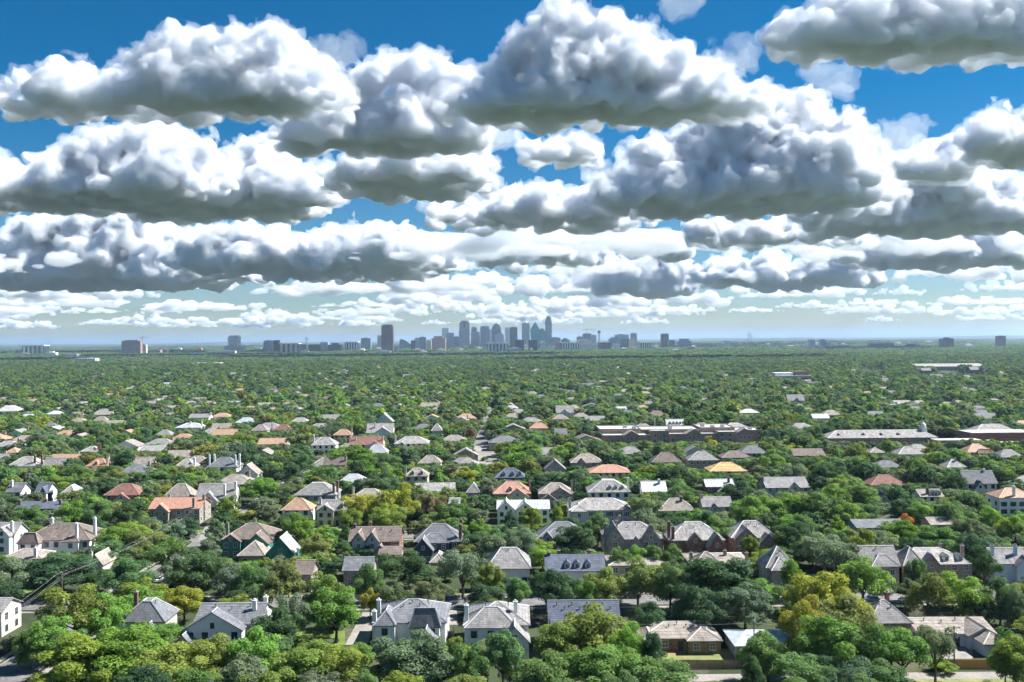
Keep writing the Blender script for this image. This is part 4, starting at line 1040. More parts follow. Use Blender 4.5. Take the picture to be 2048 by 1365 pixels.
def stadium():
    Y = 1800.0
    a = at_y(1834, 750, Y).x; b = at_y(1972, 750, Y).x; cx = (a + b) / 2
    root = thing('field_house', (cx, Y, 0), 'white roofed sports hall below tall floodlight poles', 'sports hall')
    z = at_y(1900, 746, Y).z; z = max(z, 11)
    MB().box(a - cx, b - cx, 0, 60, 0, z - 3).build('wall', WALL['stone'], root)
    MB().prism([(0, z - 3), (60, z - 3), (30, z + 2)], 'x', a - cx - 1, b - cx + 1).build('roof', ROOF['pale'], root)
    BOXES.append((1834, 745, 1972, 752, Y, .1)); FOOT.append((a, b, Y - 40, Y + 62))
    landmark(1903, 748, 70, Y, 'the white roofed sports hall')
    for xl, xr, yt, lab in ((1718, 1766, 737, 'brick grandstand left of the white sports hall'), (1873, 1918, 740, 'brown grandstand behind the white sports hall')):
        Y2 = 2000.0; a = at_y(xl, 745, Y2).x; b = at_y(xr, 745, Y2).x; z = at_y(xl, yt, Y2).z; c = (a + b) / 2; hw = (b - a) / 2
        r2 = thing('grandstand', (c, Y2, 0), lab, 'grandstand')
        MB().prism([(0, 0), (22, 0), (22, z), (18, z), (0, z * .55)], 'x', -hw, hw).build('stand', WALL['brick'], r2)
        MB().box(-hw, hw, 17.5, 23, z + .01, z + 1.2).build('top_rail', WALL['cream'], r2)
        BOXES.append((xl, yt, xr, yt + 7, Y2, .15)); FOOT.append((a, b, Y2 - 30, Y2 + 24))
    for i, (px, yt) in enumerate(((1823.7, 722), (1862, 721), (1876.5, 722), (1929.5, 720))):
        Y3 = 1930.0; p = at_y(px, yt, Y3)
        r3 = thing('floodlight_pole', (p.x, Y3, 0), ('leftmost tall white floodlight pole by the sports hall', 'second tall white floodlight pole from the left', 'third tall white floodlight pole from the left', 'rightmost tall white floodlight pole by the sports hall')[i], 'floodlight', 'stadium floodlight poles')
        MB().tube([(0, 0, 0), (0, 0, p.z)], [.9, .6], 6).build('pole', TRIM, r3)
        MB().box(-2.6, 2.6, -.5, .5, p.z - 3, p.z).build('lamp_head', TRIM, r3)
stadium()

def arcade_building():
    Y = 1350.0
    a = at_y(1553, 755, Y).x; b = at_y(1624, 755, Y).x; cx = (a + b) / 2; hw = (b - a) / 2
    z = 11.0
    root = thing('arcaded_hall', (cx, Y, 0), 'cream hall with a row of dark arches in far trees', 'building')
    MB().box(-hw, hw, 0, 30, 0, z).build('wall', WALL['cream'], root)
    MB().box(-hw - .5, hw + .5, -.5, 30.5, z + .01, z + .8).build('flat_roof', ROOF['white'], root)
    MB().box(hw * .1, hw * .95, 6, 26, z + .8, z + 7).build('upper_hall', WALL['tanbrick'], root)
    MB().box(-hw, hw * .05, 8, 26, z + .8, z + 5).build('upper_wing', WALL['white'], root)
    for i in range(10):
        x = -hw * .05 + hw * 1.02 * i / 10
        MB().prism([(x - 1.1, 4), (x + 1.1, 4), (x + 1.1, 7.2), (x + .7, 8.0), (x, 8.4), (x - .7, 8.0), (x - 1.1, 7.2)], 'y', -.12, -.01).build('arch', DARKTRIM, root)
    BOXES.append((1553, 742, 1624, 757, Y, .06)); FOOT.append((a, b, Y - 60, Y + 32))
    landmark(1588, 750, 36, Y, 'the cream arcaded hall')
arcade_building()

# ------------------------------------------------------------------ houses further off, down to specks of roof
def px_overlap(x0, y0, x1, y1, Y, limit=None):
    """True when a box would hide too much of something already placed behind it."""
    for bx0, by0, bx1, by1, bY, cov in BOXES[:limit]:
        if bY <= Y: continue
        ox = min(x1, bx1) - max(x0, bx0); oy = min(y1, by1) - max(y0, by0)
        if ox > 0 and oy > 0 and ox * oy > cov * (bx1 - bx0) * (by1 - by0): return True
    return False
FARKEYS = ['pale', 'grey', 'tan', 'slate', 'pale', 'tan', 'tan', 'brown', 'orange', 'pale', 'grey', 'grey', 'metal', 'slate']
FARWORD = {'pale': 'pale weathered', 'grey': 'grey', 'tan': 'tan', 'slate': 'slate', 'white': 'white', 'brown': 'brown', 'orange': 'orange tile', 'terra': 'terracotta', 'metal': 'white metal'}
FARW = ['white', 'cream', 'stone', 'pink', 'white']
FARMESH = {}
def far_house_meshes(kind, rk, wk):
    key = (kind, rk, wk)
    if key not in FARMESH:
        ze, zr = 5.0, 8.6
        w = wall_mesh(kind, -8, 8, -5.5, 5.5, ze, zr).mesh('wall', WALL[wk])
        rb, _ = roof_mesh(kind, -8, 8, -5.5, 5.5, ze, zr); r = rb.mesh('roof', ROOF[rk])
        c = MB().box(4.4, 5.4, 1.4, 2.2, 4, zr + 1.1).box(4.3, 5.5, 1.3, 2.3, zr + 1.1, zr + 1.3).mesh('chimney', WALL['pink'])
        wg = MB().box(-4.4, -3.2, -5.56, -5.4, 3.6, 5.0).box(-.6, .6, -5.56, -5.4, 3.6, 5.0).box(3.2, 4.4, -5.56, -5.4, 3.6, 5.0).mesh('window_row', GLASS)
        FARMESH[key] = (w, r, c, wg)
    return FARMESH[key]
far_spec = []
for row in range(40):
    Y = 395 + row * 27 * (1 + row * .018)
    n = 40
    for i in range(n):
        X = (i - n / 2 + random.uniform(-.35, .35)) * Y * 1.2 / n
        if random.random() < .33: far_spec.append((X, Y + random.uniform(-9, 9)))
random.shuffle(far_spec)
far_spec.sort(key=lambda t: t[1] * (1 + .3 * random.random()))
n_far = 0; FARHOUSE_STUFF = []
occupied = list(FOOT)
for X, Y in far_spec:
    if any(a - 10 < X < b + 10 and c - 9 < Y < d + 9 for a, b, c, d in occupied): continue
    if any(s[1] - 10 < X < s[2] + 10 and s[3] - 9 < Y < s[4] + 9 for s in STREETS): continue
    p0 = proj(X - 8, Y - 6, 5); p1 = proj(X + 8, Y - 6, 10)
    if p0[0] > PW + 5 or p1[0] < -5: continue
    if px_overlap(p0[0], p1[1], p1[0], p0[1] + 4, Y): continue
    rk = random.choice(FARKEYS); wk = random.choice(FARW); kind = random.choice(['hip', 'gx', 'hip', 'gy'])
    s = random.uniform(.8, 1.2)
    if n_far < 190:
        w, r, c, wg = far_house_meshes(kind, rk, wk)
        root = thing('house', (X, Y, 0)); root.scale = (s, s, random.uniform(.9, 1.1)); root.rotation_euler = (0, 0, random.uniform(-.06, .06))
        add('wall', w, root); add('roof', r, root)
        if random.random() < .7: add('chimney', c, root)
        if kind != 'gy' and Y < 900: add('window_row', wg, root)
        PENDING.append((root, float((p0[0] + p1[0]) / 2), float((p0[1] + p1[1]) / 2), Y, ('small ' if s < 1 else 'large ') + FARWORD[rk] + ' roofed house', 'house', 'houses among the far trees'))
        BOXES.append((float(p0[0]), float(p1[1]), float(p1[0]), float(p0[1]) + 1, Y, .7 if Y < 760 else 1.4)); n_far += 1
    else:
        FARHOUSE_STUFF.append((X, Y, s))
    occupied.append((X - 8, X + 8, Y - 6, Y + 6)); FOOT.append((X - 7, X + 7, Y - 5, Y + 5))
for b in BOXES[:HOUSES_HAND]: pass
# house labels already set; share one group
for o in list(COL.objects):
    if o.name.split('.')[0] == 'house' and o.parent is None and 'group' not in o: o['group'] = 'houses of the leafy suburb'

# low buildings between the trees and the skyline
LOWM = [PLAINM['white'], PLAINM['pale'], PLAINM['beige'], PLAINM['white'], PLAINM['brick'], PLAINM['grey']]
LOWW = ['white', 'pale grey', 'beige', 'white', 'reddish', 'grey']
LOWC = {}
for i in range(110):
    D = random.uniform(4100, 7600)
    px = random.uniform(0, 2040) if random.random() < .5 else random.gauss(1150, 350)
    if not -5 < px < PW + 5: continue
    X = at_y(px, 700, D).x; w = random.uniform(18, 70); k = random.randrange(6); hgt = random.uniform(12, 26)
    if any(a - 5 < X < b + 5 and c - 30 < D < d + 30 for a, b, c, d in FOOT[-110:]): continue
    if k not in LOWC: LOWC[k] = MB().box(-.5, .5, 0, 25, 0, 1).box(-.2, .25, 8, 16, 1, 1.22).mesh('low_building', LOWM[k])
    o = add('low_building', LOWC[k], None, (X, D, 0)); o.scale = (w, 1, hgt)
    q = proj(X, D, hgt / 2)
    PENDING.append((o, float(q[0]), float(q[1]), D, ('wide ' if w > 45 else 'narrow ') + LOWW[k] + ' low building', 'building', 'low buildings before the skyline'))
    FOOT.append((X - w / 2, X + w / 2, D - 5, D + 28))

# ------------------------------------------------------------------ trees
def crown_mesh(name, seed, nleaf, leaf, kind, m):
    """A crown of many leaf-clump faces laid on the shells of a heap of boughs; unit width and unit tree height."""
    rng = np.random.default_rng(seed)
    nl = {'oak': 52, 'oval': 42, 'tall': 38, 'airy': 34}[kind]
    cen = []; rad = []
    for i in range(nl):
        t = rng.uniform(0, 2 * np.pi); u = rng.uniform(-.85, 1.0) if kind != 'oak' else rng.uniform(-.8, 1.0)
        s = np.sqrt(max(0, 1 - u * u)); q = rng.uniform(.55, 1.12) if i > 4 else rng.uniform(.1, .5)
        if kind == 'oak': c = (s * np.cos(t) * .40 * q, s * np.sin(t) * .40 * q, .55 + .33 * u * q); r = rng.uniform(.08, .14)
        elif kind == 'oval': c = (s * np.cos(t) * .37 * q, s * np.sin(t) * .37 * q, .54 + .36 * u * q); r = rng.uniform(.085, .15)
        elif kind == 'tall': c = (s * np.cos(t) * .30 * q * (1.15 - .5 * max(u, 0)), s * np.sin(t) * .30 * q * (1.15 - .5 * max(u, 0)), .52 + .38 * u * q); r = rng.uniform(.085, .145)
        else: c = (s * np.cos(t) * .37 * q, s * np.sin(t) * .37 * q, .60 + .28 * u * q); r = rng.uniform(.085, .14)
        cen.append(c); rad.append(r)
    cen = np.array(cen); rad = np.array(rad)
    w = rad ** 2; k = rng.choice(nl, nleaf, p=w / w.sum())
    d = rng.normal(size=(nleaf, 3)); d /= np.linalg.norm(d, axis=1, keepdims=True)
    d[:, 2] = np.where((d[:, 2] < -.3) & (rng.random(nleaf) < .7), -d[:, 2], d[:, 2])
    rr = rad[k] * (1 - .42 * rng.random(nleaf) ** 2.2) * (1 + .16 * rng.normal(size=nleaf) * (rng.random(nleaf) < .35))
    P = cen[k] + d * rr[:, None] * np.array([1, 1, .82])
    n = d * .85 + rng.normal(size=(nleaf, 3)) * .42 + np.array([0, 0, .45]); n /= np.linalg.norm(n, axis=1, keepdims=True)
    a = np.cross(n, rng.normal(size=(nleaf, 3))); a /= np.linalg.norm(a, axis=1, keepdims=True); b = np.cross(n, a)
    sz = leaf * rng.uniform(.6, 1.35, nleaf)[:, None]; as_ = rng.uniform(.55, 1.0, nleaf)[:, None]
    V = np.stack([P - a * sz, P - b * sz * as_ * .8 + n * sz * .2, P + a * sz, P + b * sz * as_ + n * sz * .15], 1).reshape(-1, 3)
    me = bpy.data.meshes.new(name)
    me.vertices.add(len(V)); me.vertices.foreach_set('co', V.astype(np.float32).ravel())
    me.loops.add(nleaf * 4); me.loops.foreach_set('vertex_index', np.arange(nleaf * 4, dtype=np.int32))
    me.polygons.add(nleaf); me.polygons.foreach_set('loop_start', np.arange(nleaf, dtype=np.int32) * 4)
    at = me.attributes.new('leafvar', 'FLOAT', 'POINT')
    lob = rng.random(nl)[k] * .55 + rng.random(nleaf) * .45
    at.data.foreach_set('value', np.repeat(lob, 4).astype(np.float32))
    me.materials.append(m)
    me.update(calc_edges=True)
    return me, cen

def trunk_mesh(name, cen, seed):
    rng = random.Random(seed); b = MB()
    b.tube([(0, 0, -.02), (.004, 0, .14), (-.006, .005, .30), (.01, 0, .5)], [.030, .023, .019, .010], 7)
    for c in sorted(cen.tolist(), key=lambda c: rng.random())[:9]:
        z0 = rng.uniform(.2, .34); mid = (c[0] * .5 + rng.uniform(-.03, .03), c[1] * .5, (z0 + c[2]) / 2 - .03)
        b.tube([(0, 0, z0), mid, (c[0] * .95, c[1] * .95, c[2])], [.013, .009, .003], 5)
    return b.mesh(name, BARK)

CROWNS = {}
for kind in ('oak', 'oval', 'tall', 'airy'):
    for v in range(3):
        s = hash((kind, v)) % 1000 if False else {'oak': 10, 'oval': 20, 'tall': 30, 'airy': 40}[kind] + v
        me, cen = crown_mesh('crown', s, {'oak': 13000, 'oval': 12000, 'tall': 10500, 'airy': 7500}[kind], .0165, kind, LEAF)
        CROWNS[(kind, v)] = (me, trunk_mesh('trunk', cen, s))

GREENS = {  # real leaf colours
    'bright': ((0.160, 0.287, 0.052), 'bright green'), 'lime': ((0.195, 0.270, 0.050), 'yellow-green'), 'mid': ((0.116, 0.209, 0.066), 'mid green'),
    'dark': ((0.067, 0.132, 0.058), 'dark green'), 'grey': ((0.151, 0.204, 0.114), 'grey-green'), 'olive': ((0.185, 0.230, 0.066), 'olive green'),
    'ochre': ((0.275, 0.290, 0.050), 'ochre-yellow'), 'gold': ((0.310, 0.335, 0.055), 'golden yellow'), 'rust': ((0.473, 0.207, 0.070), 'rust-coloured'),
    'brown': ((0.227, 0.207, 0.103), 'brownish'), 'red': ((0.235, 0.086, 0.066), 'red-leaved'),
}
SHAPE = {'oak': 'spreading', 'oval': 'round', 'tall': 'upright', 'airy': 'open-crowned'}
NTREE = 0
TREEPX = []
def tree(X, Y, h, w, ck, kind, labelled=None):
    global NTREE
    c, word = GREENS[ck]
    v = NTREE % 3; NTREE += 1
    cm, tm = CROWNS[(kind, v)]
    root = thing('tree', (X, Y, 0))
    root.rotation_euler = (0, 0, random.uniform(0, 6.28))
    root.scale = (w, w * random.uniform(.92, 1.08), h / .98)
    cr = add('crown', cm, root); add('trunk', tm, root)
    j = random.uniform(.86, 1.16)
    cr.color = (c[0] * j * random.uniform(.9, 1.1), c[1] * j, c[2] * j * random.uniform(.8, 1.25), 1)
    px, py, _ = proj(X, Y, h * .62)
    PENDING.append((root, float(px), float(py), Y, word + ' ' + SHAPE[kind] + ' tree', 'tree', 'trees of the leafy suburb'))

def tree_px(cx, ytop, wpx, ck, kind='oval', h=12.0):
    p = at_z(cx, ytop, h); w = wpx * p.y / F
    tree(p.x, p.y, h, w, ck, kind)
    yb = float(proj(p.x, p.y, h * .35)[1])
    TREEPX.append((cx - wpx * .42, ytop, cx + wpx * .42, yb, p.y)); BOXES.append((cx - wpx * .42, ytop, cx + wpx * .42, min(yb, PH), p.y, .7))
    FOOT.append((p.x - w * .3, p.x + w * .3, p.y - w * .3, p.y + w * .3))
for a in [
    # the row along the bottom of the photograph
    (140, 1272, 175, 'lime', 'oval', 12), (250, 1250, 210, 'bright', 'oak', 13), (345, 1285, 165, 'lime', 'oval', 11), (390, 1335, 130, 'mid', 'airy', 9),
    (430, 1268, 130, 'lime', 'oval', 11), (510, 1252, 120, 'bright', 'oval', 12), (600, 1300, 150, 'lime', 'oval', 10), (685, 1288, 140, 'lime', 'oval', 10), (640, 1335, 120, 'grey', 'airy', 8),
    (820, 1264, 185, 'grey', 'oak', 12), (940, 1283, 100, 'mid', 'oval', 11), (1005, 1254, 110, 'mid', 'tall', 13), (930, 1345, 110, 'olive', 'oval', 7), (730, 1340, 80, 'mid', 'oval', 8),
    (1190, 1214, 165, 'lime', 'oak', 13), (1120, 1240, 110, 'lime', 'oval', 11), (1255, 1245, 90, 'bright', 'oval', 11), (1305, 1258, 66, 'dark', 'tall', 10), (1100, 1310, 160, 'mid', 'oak', 9), (1215, 1290, 170, 'bright', 'oak', 10), (1310, 1310, 150, 'mid', 'airy', 9),
    (1645, 1138, 170, 'ochre', 'oak', 18), (1610, 1190, 120, 'ochre', 'oval', 15), (1690, 1185, 140, 'olive', 'oval', 15), (1650, 1232, 150, 'bright', 'oval', 14), (1720, 1240, 110, 'mid', 'oval', 13), (1805, 1250, 130, 'bright', 'airy', 12), (1535, 1262, 120, 'mid', 'oval', 11), (1600, 1310, 140, 'mid', 'airy', 9), (1690, 1310, 160, 'dark', 'airy', 9), (1500, 1310, 60, 'dark', 'oval', 9), (1765, 1320, 120, 'mid', 'oval', 8), (1870, 1238, 100, 'grey', 'airy', 13), (2035, 1270, 110, 'lime', 'oval', 12), (2010, 1250, 60, 'mid', 'oval', 12),
    # between the first and second rows of houses
    (672, 1174, 130, 'bright', 'oak', 13), (560, 1116, 108, 'olive', 'tall', 15), (648, 1140, 100, 'lime', 'oval', 12), (556, 1212, 112, 'dark', 'oval', 11), (368, 1168, 100, 'ochre', 'oval', 10), (150, 1166, 150, 'lime', 'oval', 15), (205, 1182, 110, 'bright', 'oval', 13), (95, 1228, 110, 'bright', 'oval', 11), (60, 1255, 80, 'mid', 'oval', 9),
    (400, 1102, 135, 'dark', 'oak', 13), (470, 1125, 100, 'grey', 'oval', 11), (330, 1075, 110, 'mid', 'airy', 12), (255, 1115, 115, 'mid', 'oval', 12), (290, 1062, 120, 'olive', 'oak', 10), (125, 1105, 140, 'dark', 'oak', 12), (25, 1112, 110, 'grey', 'oval', 12), (225, 1080, 90, 'mid', 'oval', 10),
    (505, 1120, 70, 'mid', 'oval', 12), (735, 1125, 70, 'mid', 'oval', 11), (805, 1103, 140, 'dark', 'oak', 11), (925, 1095, 120, 'grey', 'airy', 14), (980, 1120, 70, 'olive', 'tall', 12), (865, 1155, 90, 'grey', 'oak', 9), (790, 1165, 90, 'grey', 'oval', 9), (740, 1175, 50, 'ochre', 'oval', 8),
    (1105, 1134, 95, 'dark', 'oval', 13), (1170, 1155, 70, 'bright', 'oval', 10), (1210, 1132, 95, 'olive', 'oval', 12), (1275, 1118, 110, 'olive', 'oak', 13), (1340, 1122, 100, 'mid', 'oval', 13), (1440, 1116, 200, 'dark', 'oak', 15), (1400, 1170, 130, 'dark', 'oak', 12), (1490, 1165, 120, 'grey', 'oval', 12), (1300, 1200, 70, 'dark', 'oval', 9), (1030, 1155, 70, 'mid', 'oval', 9),
    (1650, 1066, 135, 'grey', 'airy', 14), (1725, 1116, 115, 'bright', 'oak', 13), (1585, 1115, 50, 'bright', 'oval', 11), (1560, 1060, 40, 'lime', 'oval', 9), (1832, 1111, 60, 'mid', 'tall', 12), (1855, 1140, 105, 'olive', 'tall', 13), (1925, 1146, 110, 'bright', 'oval', 12), (2000, 1152, 90, 'mid', 'oval', 12), (1968, 1092, 70, 'dark', 'airy', 13), (2030, 1170, 60, 'grey', 'oval', 11), (1500, 1068, 44, 'lime', 'tall', 9), (1960, 1180, 70, 'dark', 'tall', 9),
    # beyond the second row
    (592, 1027, 85, 'bright', 'oak', 13), (632, 1066, 78, 'olive', 'oval', 10), (520, 1040, 70, 'mid', 'oval', 10), (694, 1048, 30, 'mid', 'tall', 8), (722, 978, 92, 'gold', 'airy', 16), (798, 968, 104, 'gold', 'airy', 18), (770, 1008, 110, 'lime', 'airy', 14), (700, 1010, 70, 'lime', 'airy', 12), (866, 986, 66, 'brown', 'oak', 12), (905, 1000, 80, 'mid', 'oak', 12), (960, 1036, 50, 'bright', 'oval', 9), (1062, 1014, 56, 'lime', 'oval', 10), (1020, 1020, 30, 'dark', 'tall', 9), (1115, 1008, 36, 'lime', 'tall', 10),
    (1150, 1052, 105, 'dark', 'oval', 11), (1235, 1092, 46, 'mid', 'oval', 8), (1270, 1089, 50, 'bright', 'oval', 8), (1305, 1090, 46, 'mid', 'oval', 8), (1345, 1088, 56, 'mid', 'oval', 8), (735, 1088, 56, 'dark', 'oval', 5), (690, 1086, 36, 'mid', 'oval', 6),
    (1195, 1022, 70, 'mid', 'oval', 12), (1290, 985, 90, 'grey', 'airy', 13), (1350, 930, 95, 'dark', 'oak', 14), (1300, 1035, 110, 'grey', 'oak', 10), (1430, 1030, 90, 'mid', 'oval', 11), (1560, 985, 110, 'bright', 'oak', 14), (1640, 982, 120, 'mid', 'oak', 15), (1500, 990, 90, 'bright', 'oval', 14), (1700, 1005, 80, 'bright', 'oval', 12), (1590, 1040, 100, 'dark', 'oak', 12), (1480, 960, 80, 'dark', 'oval', 13), (1720, 970, 90, 'mid', 'oval', 13), (1800, 1038, 90, 'bright', 'oak', 10), (1870, 1052, 100, 'mid', 'oak', 10), (1935, 1035, 80, 'grey', 'oak', 11), (2030, 1030, 80, 'lime', 'oak', 11), (1810, 1026, 34, 'rust', 'oval', 8), (1900, 1000, 90, 'mid', 'oak', 12), (1980, 1010, 60, 'bright', 'oval', 11),
    (930, 932, 60, 'ochre', 'oval', 11), (940, 858, 26, 'red', 'oval', 9), (1050, 882, 80, 'bright', 'oak', 13), (1120, 890, 46, 'bright', 'oval', 11), (1290, 880, 42, 'olive', 'oval', 10), (700, 890, 110, 'bright', 'oak', 14), (770, 905, 70, 'mid', 'oval', 13), (570, 925, 90, 'dark', 'oak', 12), (600, 905, 70, 'mid', 'oval', 13), (480, 865, 70, 'lime', 'oval', 12), (985, 840, 60, 'mid', 'oak', 13), (250, 900, 60, 'dark', 'oak', 13), (150, 930, 70, 'mid', 'oak', 11), (300, 935, 100, 'mid', 'oak', 12), (230, 935, 60, 'olive', 'oval', 11), (110, 950, 70, 'lime', 'oval', 9), (60, 1010, 90, 'mid', 'oak', 10), (140, 1000, 60, 'bright', 'oval', 11), (200, 1000, 80, 'mid', 'oval', 12), (255, 1005, 70, 'dark', 'oval', 12), (455, 990, 60, 'lime', 'oval', 11), (520, 955, 90, 'bright', 'oak', 12), (1420, 870, 40, 'gold', 'tall', 11),
]:
    tree_px(*a)

# the rest of the canopy: jittered rows, kept out of houses, streets and the views the photograph has onto roofs
B = np.array([b for b in BOXES if b[2] > b[0] and b[3] > b[1] + 1]); FT = np.array(FOOT)
AREA = (B[:, 2] - B[:, 0]) * (B[:, 3] - B[:, 1])
GK = ['mid', 'dark', 'bright', 'grey', 'olive', 'lime', 'mid', 'dark', 'grey', 'bright', 'grey', 'mid', 'dark', 'mid', 'olive', 'dark', 'grey', 'grey', 'dark', 'grey', 'lime', 'dark']
def fill(y0, y1, step, hr, wr, skip=0.0, seed=1):
    rng = np.random.default_rng(seed); out = []
    y = y0
    while y < y1:
        half = y * .62 + 12
        n = int(2 * half / step) + 1
        X = -half + (np.arange(n) + rng.uniform(-.42, .42, n)) * step; Yv = y + rng.uniform(-.42, .42, n) * step
        h = rng.uniform(*hr, n) * np.where(rng.random(n) < .12, .65, 1); w = rng.uniform(*wr, n) * (.55 + .45 * h / hr[1])
        ok = rng.random(n) >= skip
        for s in STREETS:
            m = 1.5
            ok &= ~((X > s[1] - m) & (X < s[2] + m) & (Yv > s[3] - m) & (Yv < s[4] + m))
        near = FT[(FT[:, 3] > y - 30) & (FT[:, 2] < y + 30)]
        for f in near: ok &= ~((X > f[0] - w * .22) & (X < f[1] + w * .22) & (Yv > f[2] - w * .22) & (Yv < f[3] + w * .22))
        X, Yv, h, w = X[ok], Yv[ok], h[ok], w[ok]
        behind = B[:, 4] > y - 6
        Bb = B[behind]; Ab = AREA[behind]
        for sh in (1.0, .78, .6, .42, .28):
            if not len(X): break
            hh = h * sh; ww = w * (.35 + .65 * sh)
            x0, yt, _ = proj(X - ww * .46, Yv, hh * .97); x1, yb, _ = proj(X + ww * .46, Yv, hh * .1)
            bad = np.zeros(len(X), bool)
            if len(Bb):
                ox = np.minimum(x1[:, None], Bb[:, 2]) - np.maximum(x0[:, None], Bb[:, 0]); oy = np.minimum(yb[:, None], Bb[:, 3]) - np.maximum(yt[:, None], Bb[:, 1])
                ov = np.clip(ox, 0, None) * np.clip(oy, 0, None)
                bad = ((ov > Bb[:, 5] * Ab * .33) & (Yv[:, None] < Bb[:, 4])).any(1)
            k = ~bad & (x1 > -20) & (x0 < PW + 20)
            out.append(np.stack([X[k], Yv[k], hh[k], ww[k]], 1))
            X, Yv, h, w = X[bad], Yv[bad], h[bad], w[bad]
        y += step
    return np.concatenate(out)
near = fill(166, 700, 7.8, (8, 15), (12, 19), seed=3)
print("NEAR", len(near), NTREE)
order = np.argsort(near[:, 1] / near[:, 3])
n_ind = 300 - NTREE
ck_rng = random.Random(5)
def tint_for():
    k = ck_rng.choice(GK); c = GREENS[k][0]; j = ck_rng.uniform(.8, 1.2)
    return k, (c[0] * j * ck_rng.uniform(.85, 1.15), c[1] * j, c[2] * j * ck_rng.uniform(.8, 1.3))
keep = set(order[:n_ind].tolist())
for i in order[:n_ind]:
    X, Y, h, w = near[i]
    tree(float(X), float(Y), float(h), float(w), ck_rng.choice(GK), ck_rng.choice(['oak', 'oval', 'oval', 'tall', 'airy']))
rest = near[[i for i in range(len(near)) if i not in keep]]

def proto_collection(name, specs):
    c = bpy.data.collections.new(name)
    for i, me in enumerate(specs):
        o = bpy.data.objects.new('%s_%02d' % (name, i), me); c.objects.link(o)
    return c

def scatter(name, label, cat, pts, scl, rot, idx, tint, coll):
    me = bpy.data.meshes.new(name); n = len(pts)
    me.vertices.add(n); me.vertices.foreach_set('co', np.asarray(pts, np.float32).ravel())
    def attr(nm, ty, v, key='value'):
        a = me.attributes.new(nm, ty, 'POINT'); a.data.foreach_set(key, np.asarray(v).ravel())
    attr('scl', 'FLOAT_VECTOR', np.asarray(scl, np.float32), 'vector'); attr('rot', 'FLOAT', np.asarray(rot, np.float32)); attr('pick', 'INT', np.asarray(idx, np.int32))
    if tint is not None: attr('tint', 'FLOAT_COLOR', np.concatenate([np.asarray(tint, np.float32), np.ones((n, 1), np.float32)], 1), 'color')
    o = bpy.data.objects.new(name, me); COL.objects.link(o)
    ng = bpy.data.node_groups.new(name, 'GeometryNodeTree')
    ng.interface.new_socket('Geometry', in_out='INPUT', socket_type='NodeSocketGeometry'); ng.interface.new_socket('Geometry', in_out='OUTPUT', socket_type='NodeSocketGeometry')
    N = ng.nodes; L = ng.links
    gi = N.new('NodeGroupInput'); go = N.new('NodeGroupOutput'); ip = N.new('GeometryNodeInstanceOnPoints'); ci = N.new('GeometryNodeCollectionInfo')
    ci.inputs['Collection'].default_value = coll; ci.inputs['Separate Children'].default_value = True; ci.inputs['Reset Children'].default_value = True
    def named(nm, ty):
        a = N.new('GeometryNodeInputNamedAttribute'); a.data_type = ty; a.inputs[0].default_value = nm; return a.outputs[0]
    cb = N.new('ShaderNodeCombineXYZ'); L.new(named('rot', 'FLOAT'), cb.inputs[2])
    L.new(gi.outputs[0], ip.inputs['Points']); L.new(ci.outputs[0], ip.inputs['Instance']); ip.inputs['Pick Instance'].default_value = True
    L.new(named('pick', 'INT'), ip.inputs['Instance Index']); L.new(cb.outputs[0], ip.inputs['Rotation']); L.new(named('scl', 'FLOAT_VECTOR'), ip.inputs['Scale'])
    L.new(ip.outputs[0], go.inputs[0])
    md = o.modifiers.new('scatter', 'NODES'); md.node_group = ng
    o['kind'] = 'stuff'; tag(o, label, cat)
    return o

KINDS4 = ('oak', 'oval', 'tall', 'airy')
mid_meshes = [crown_mesh('mid_crown', 100 + i, 3000, .031, KINDS4[i % 3 if i != 5 else 3], LEAFI)[0] for i in range(6)]
lo_meshes = [crown_mesh('low_crown', 200 + i, 800, .062, ('oak', 'oval', 'oak', 'oval', 'oak')[i], LEAFI)[0] for i in range(5)]
far_meshes = [crown_mesh('far_crown', 300 + i, 260, .11, 'oak', LEAFI)[0] for i in range(4)]
allc = proto_collection('crown_kind', mid_meshes + lo_meshes + far_meshes)
m1 = fill(700, 1300, 10.8, (7.5, 16), (13, 21), seed=8)
m2 = fill(1300, 2700, 15.0, (8, 17), (15, 25), seed=9)
m3 = fill(2700, 5400, 23.0, (9, 17), (19, 30), seed=10)
m4 = fill(5400, 13000, 60.0, (11, 16), (45, 80), skip=.30, seed=12)
parts = [(rest, 0, 6), (m1, 6, 5), (m2, 6, 5), (m3, 11, 4), (m4, 11, 4)]
PT = []; SCL = []; ROT = []; IDX = []; TI = []
rg = np.random.default_rng(77)
for arr, i0, nk in parts:
    n = len(arr)
    PT.append(np.stack([arr[:, 0], arr[:, 1], np.zeros(n)], 1)); SCL.append(np.stack([arr[:, 3], arr[:, 3], arr[:, 2]], 1))
    ROT.append(rg.uniform(0, 6.28, n)); IDX.append(rg.integers(i0, i0 + nk, n)); tt = np.array([tint_for()[1] for _ in range(n)]).reshape(-1, 3); TI.append(tt if arr is rest or arr is m1 else .55 * tt + .45 * np.array([.080, .140, .055]))
scatter('distant_trees', 'sea of green tree crowns reaching to the skyline', 'trees', np.concatenate(PT), np.concatenate(SCL), np.concatenate(ROT), np.concatenate(IDX), np.concatenate(TI), allc)
print('TREES', NTREE, [len(p[0]) for p in parts], 'houses', HOUSES_HAND, n_far, len(FARHOUSE_STUFF))
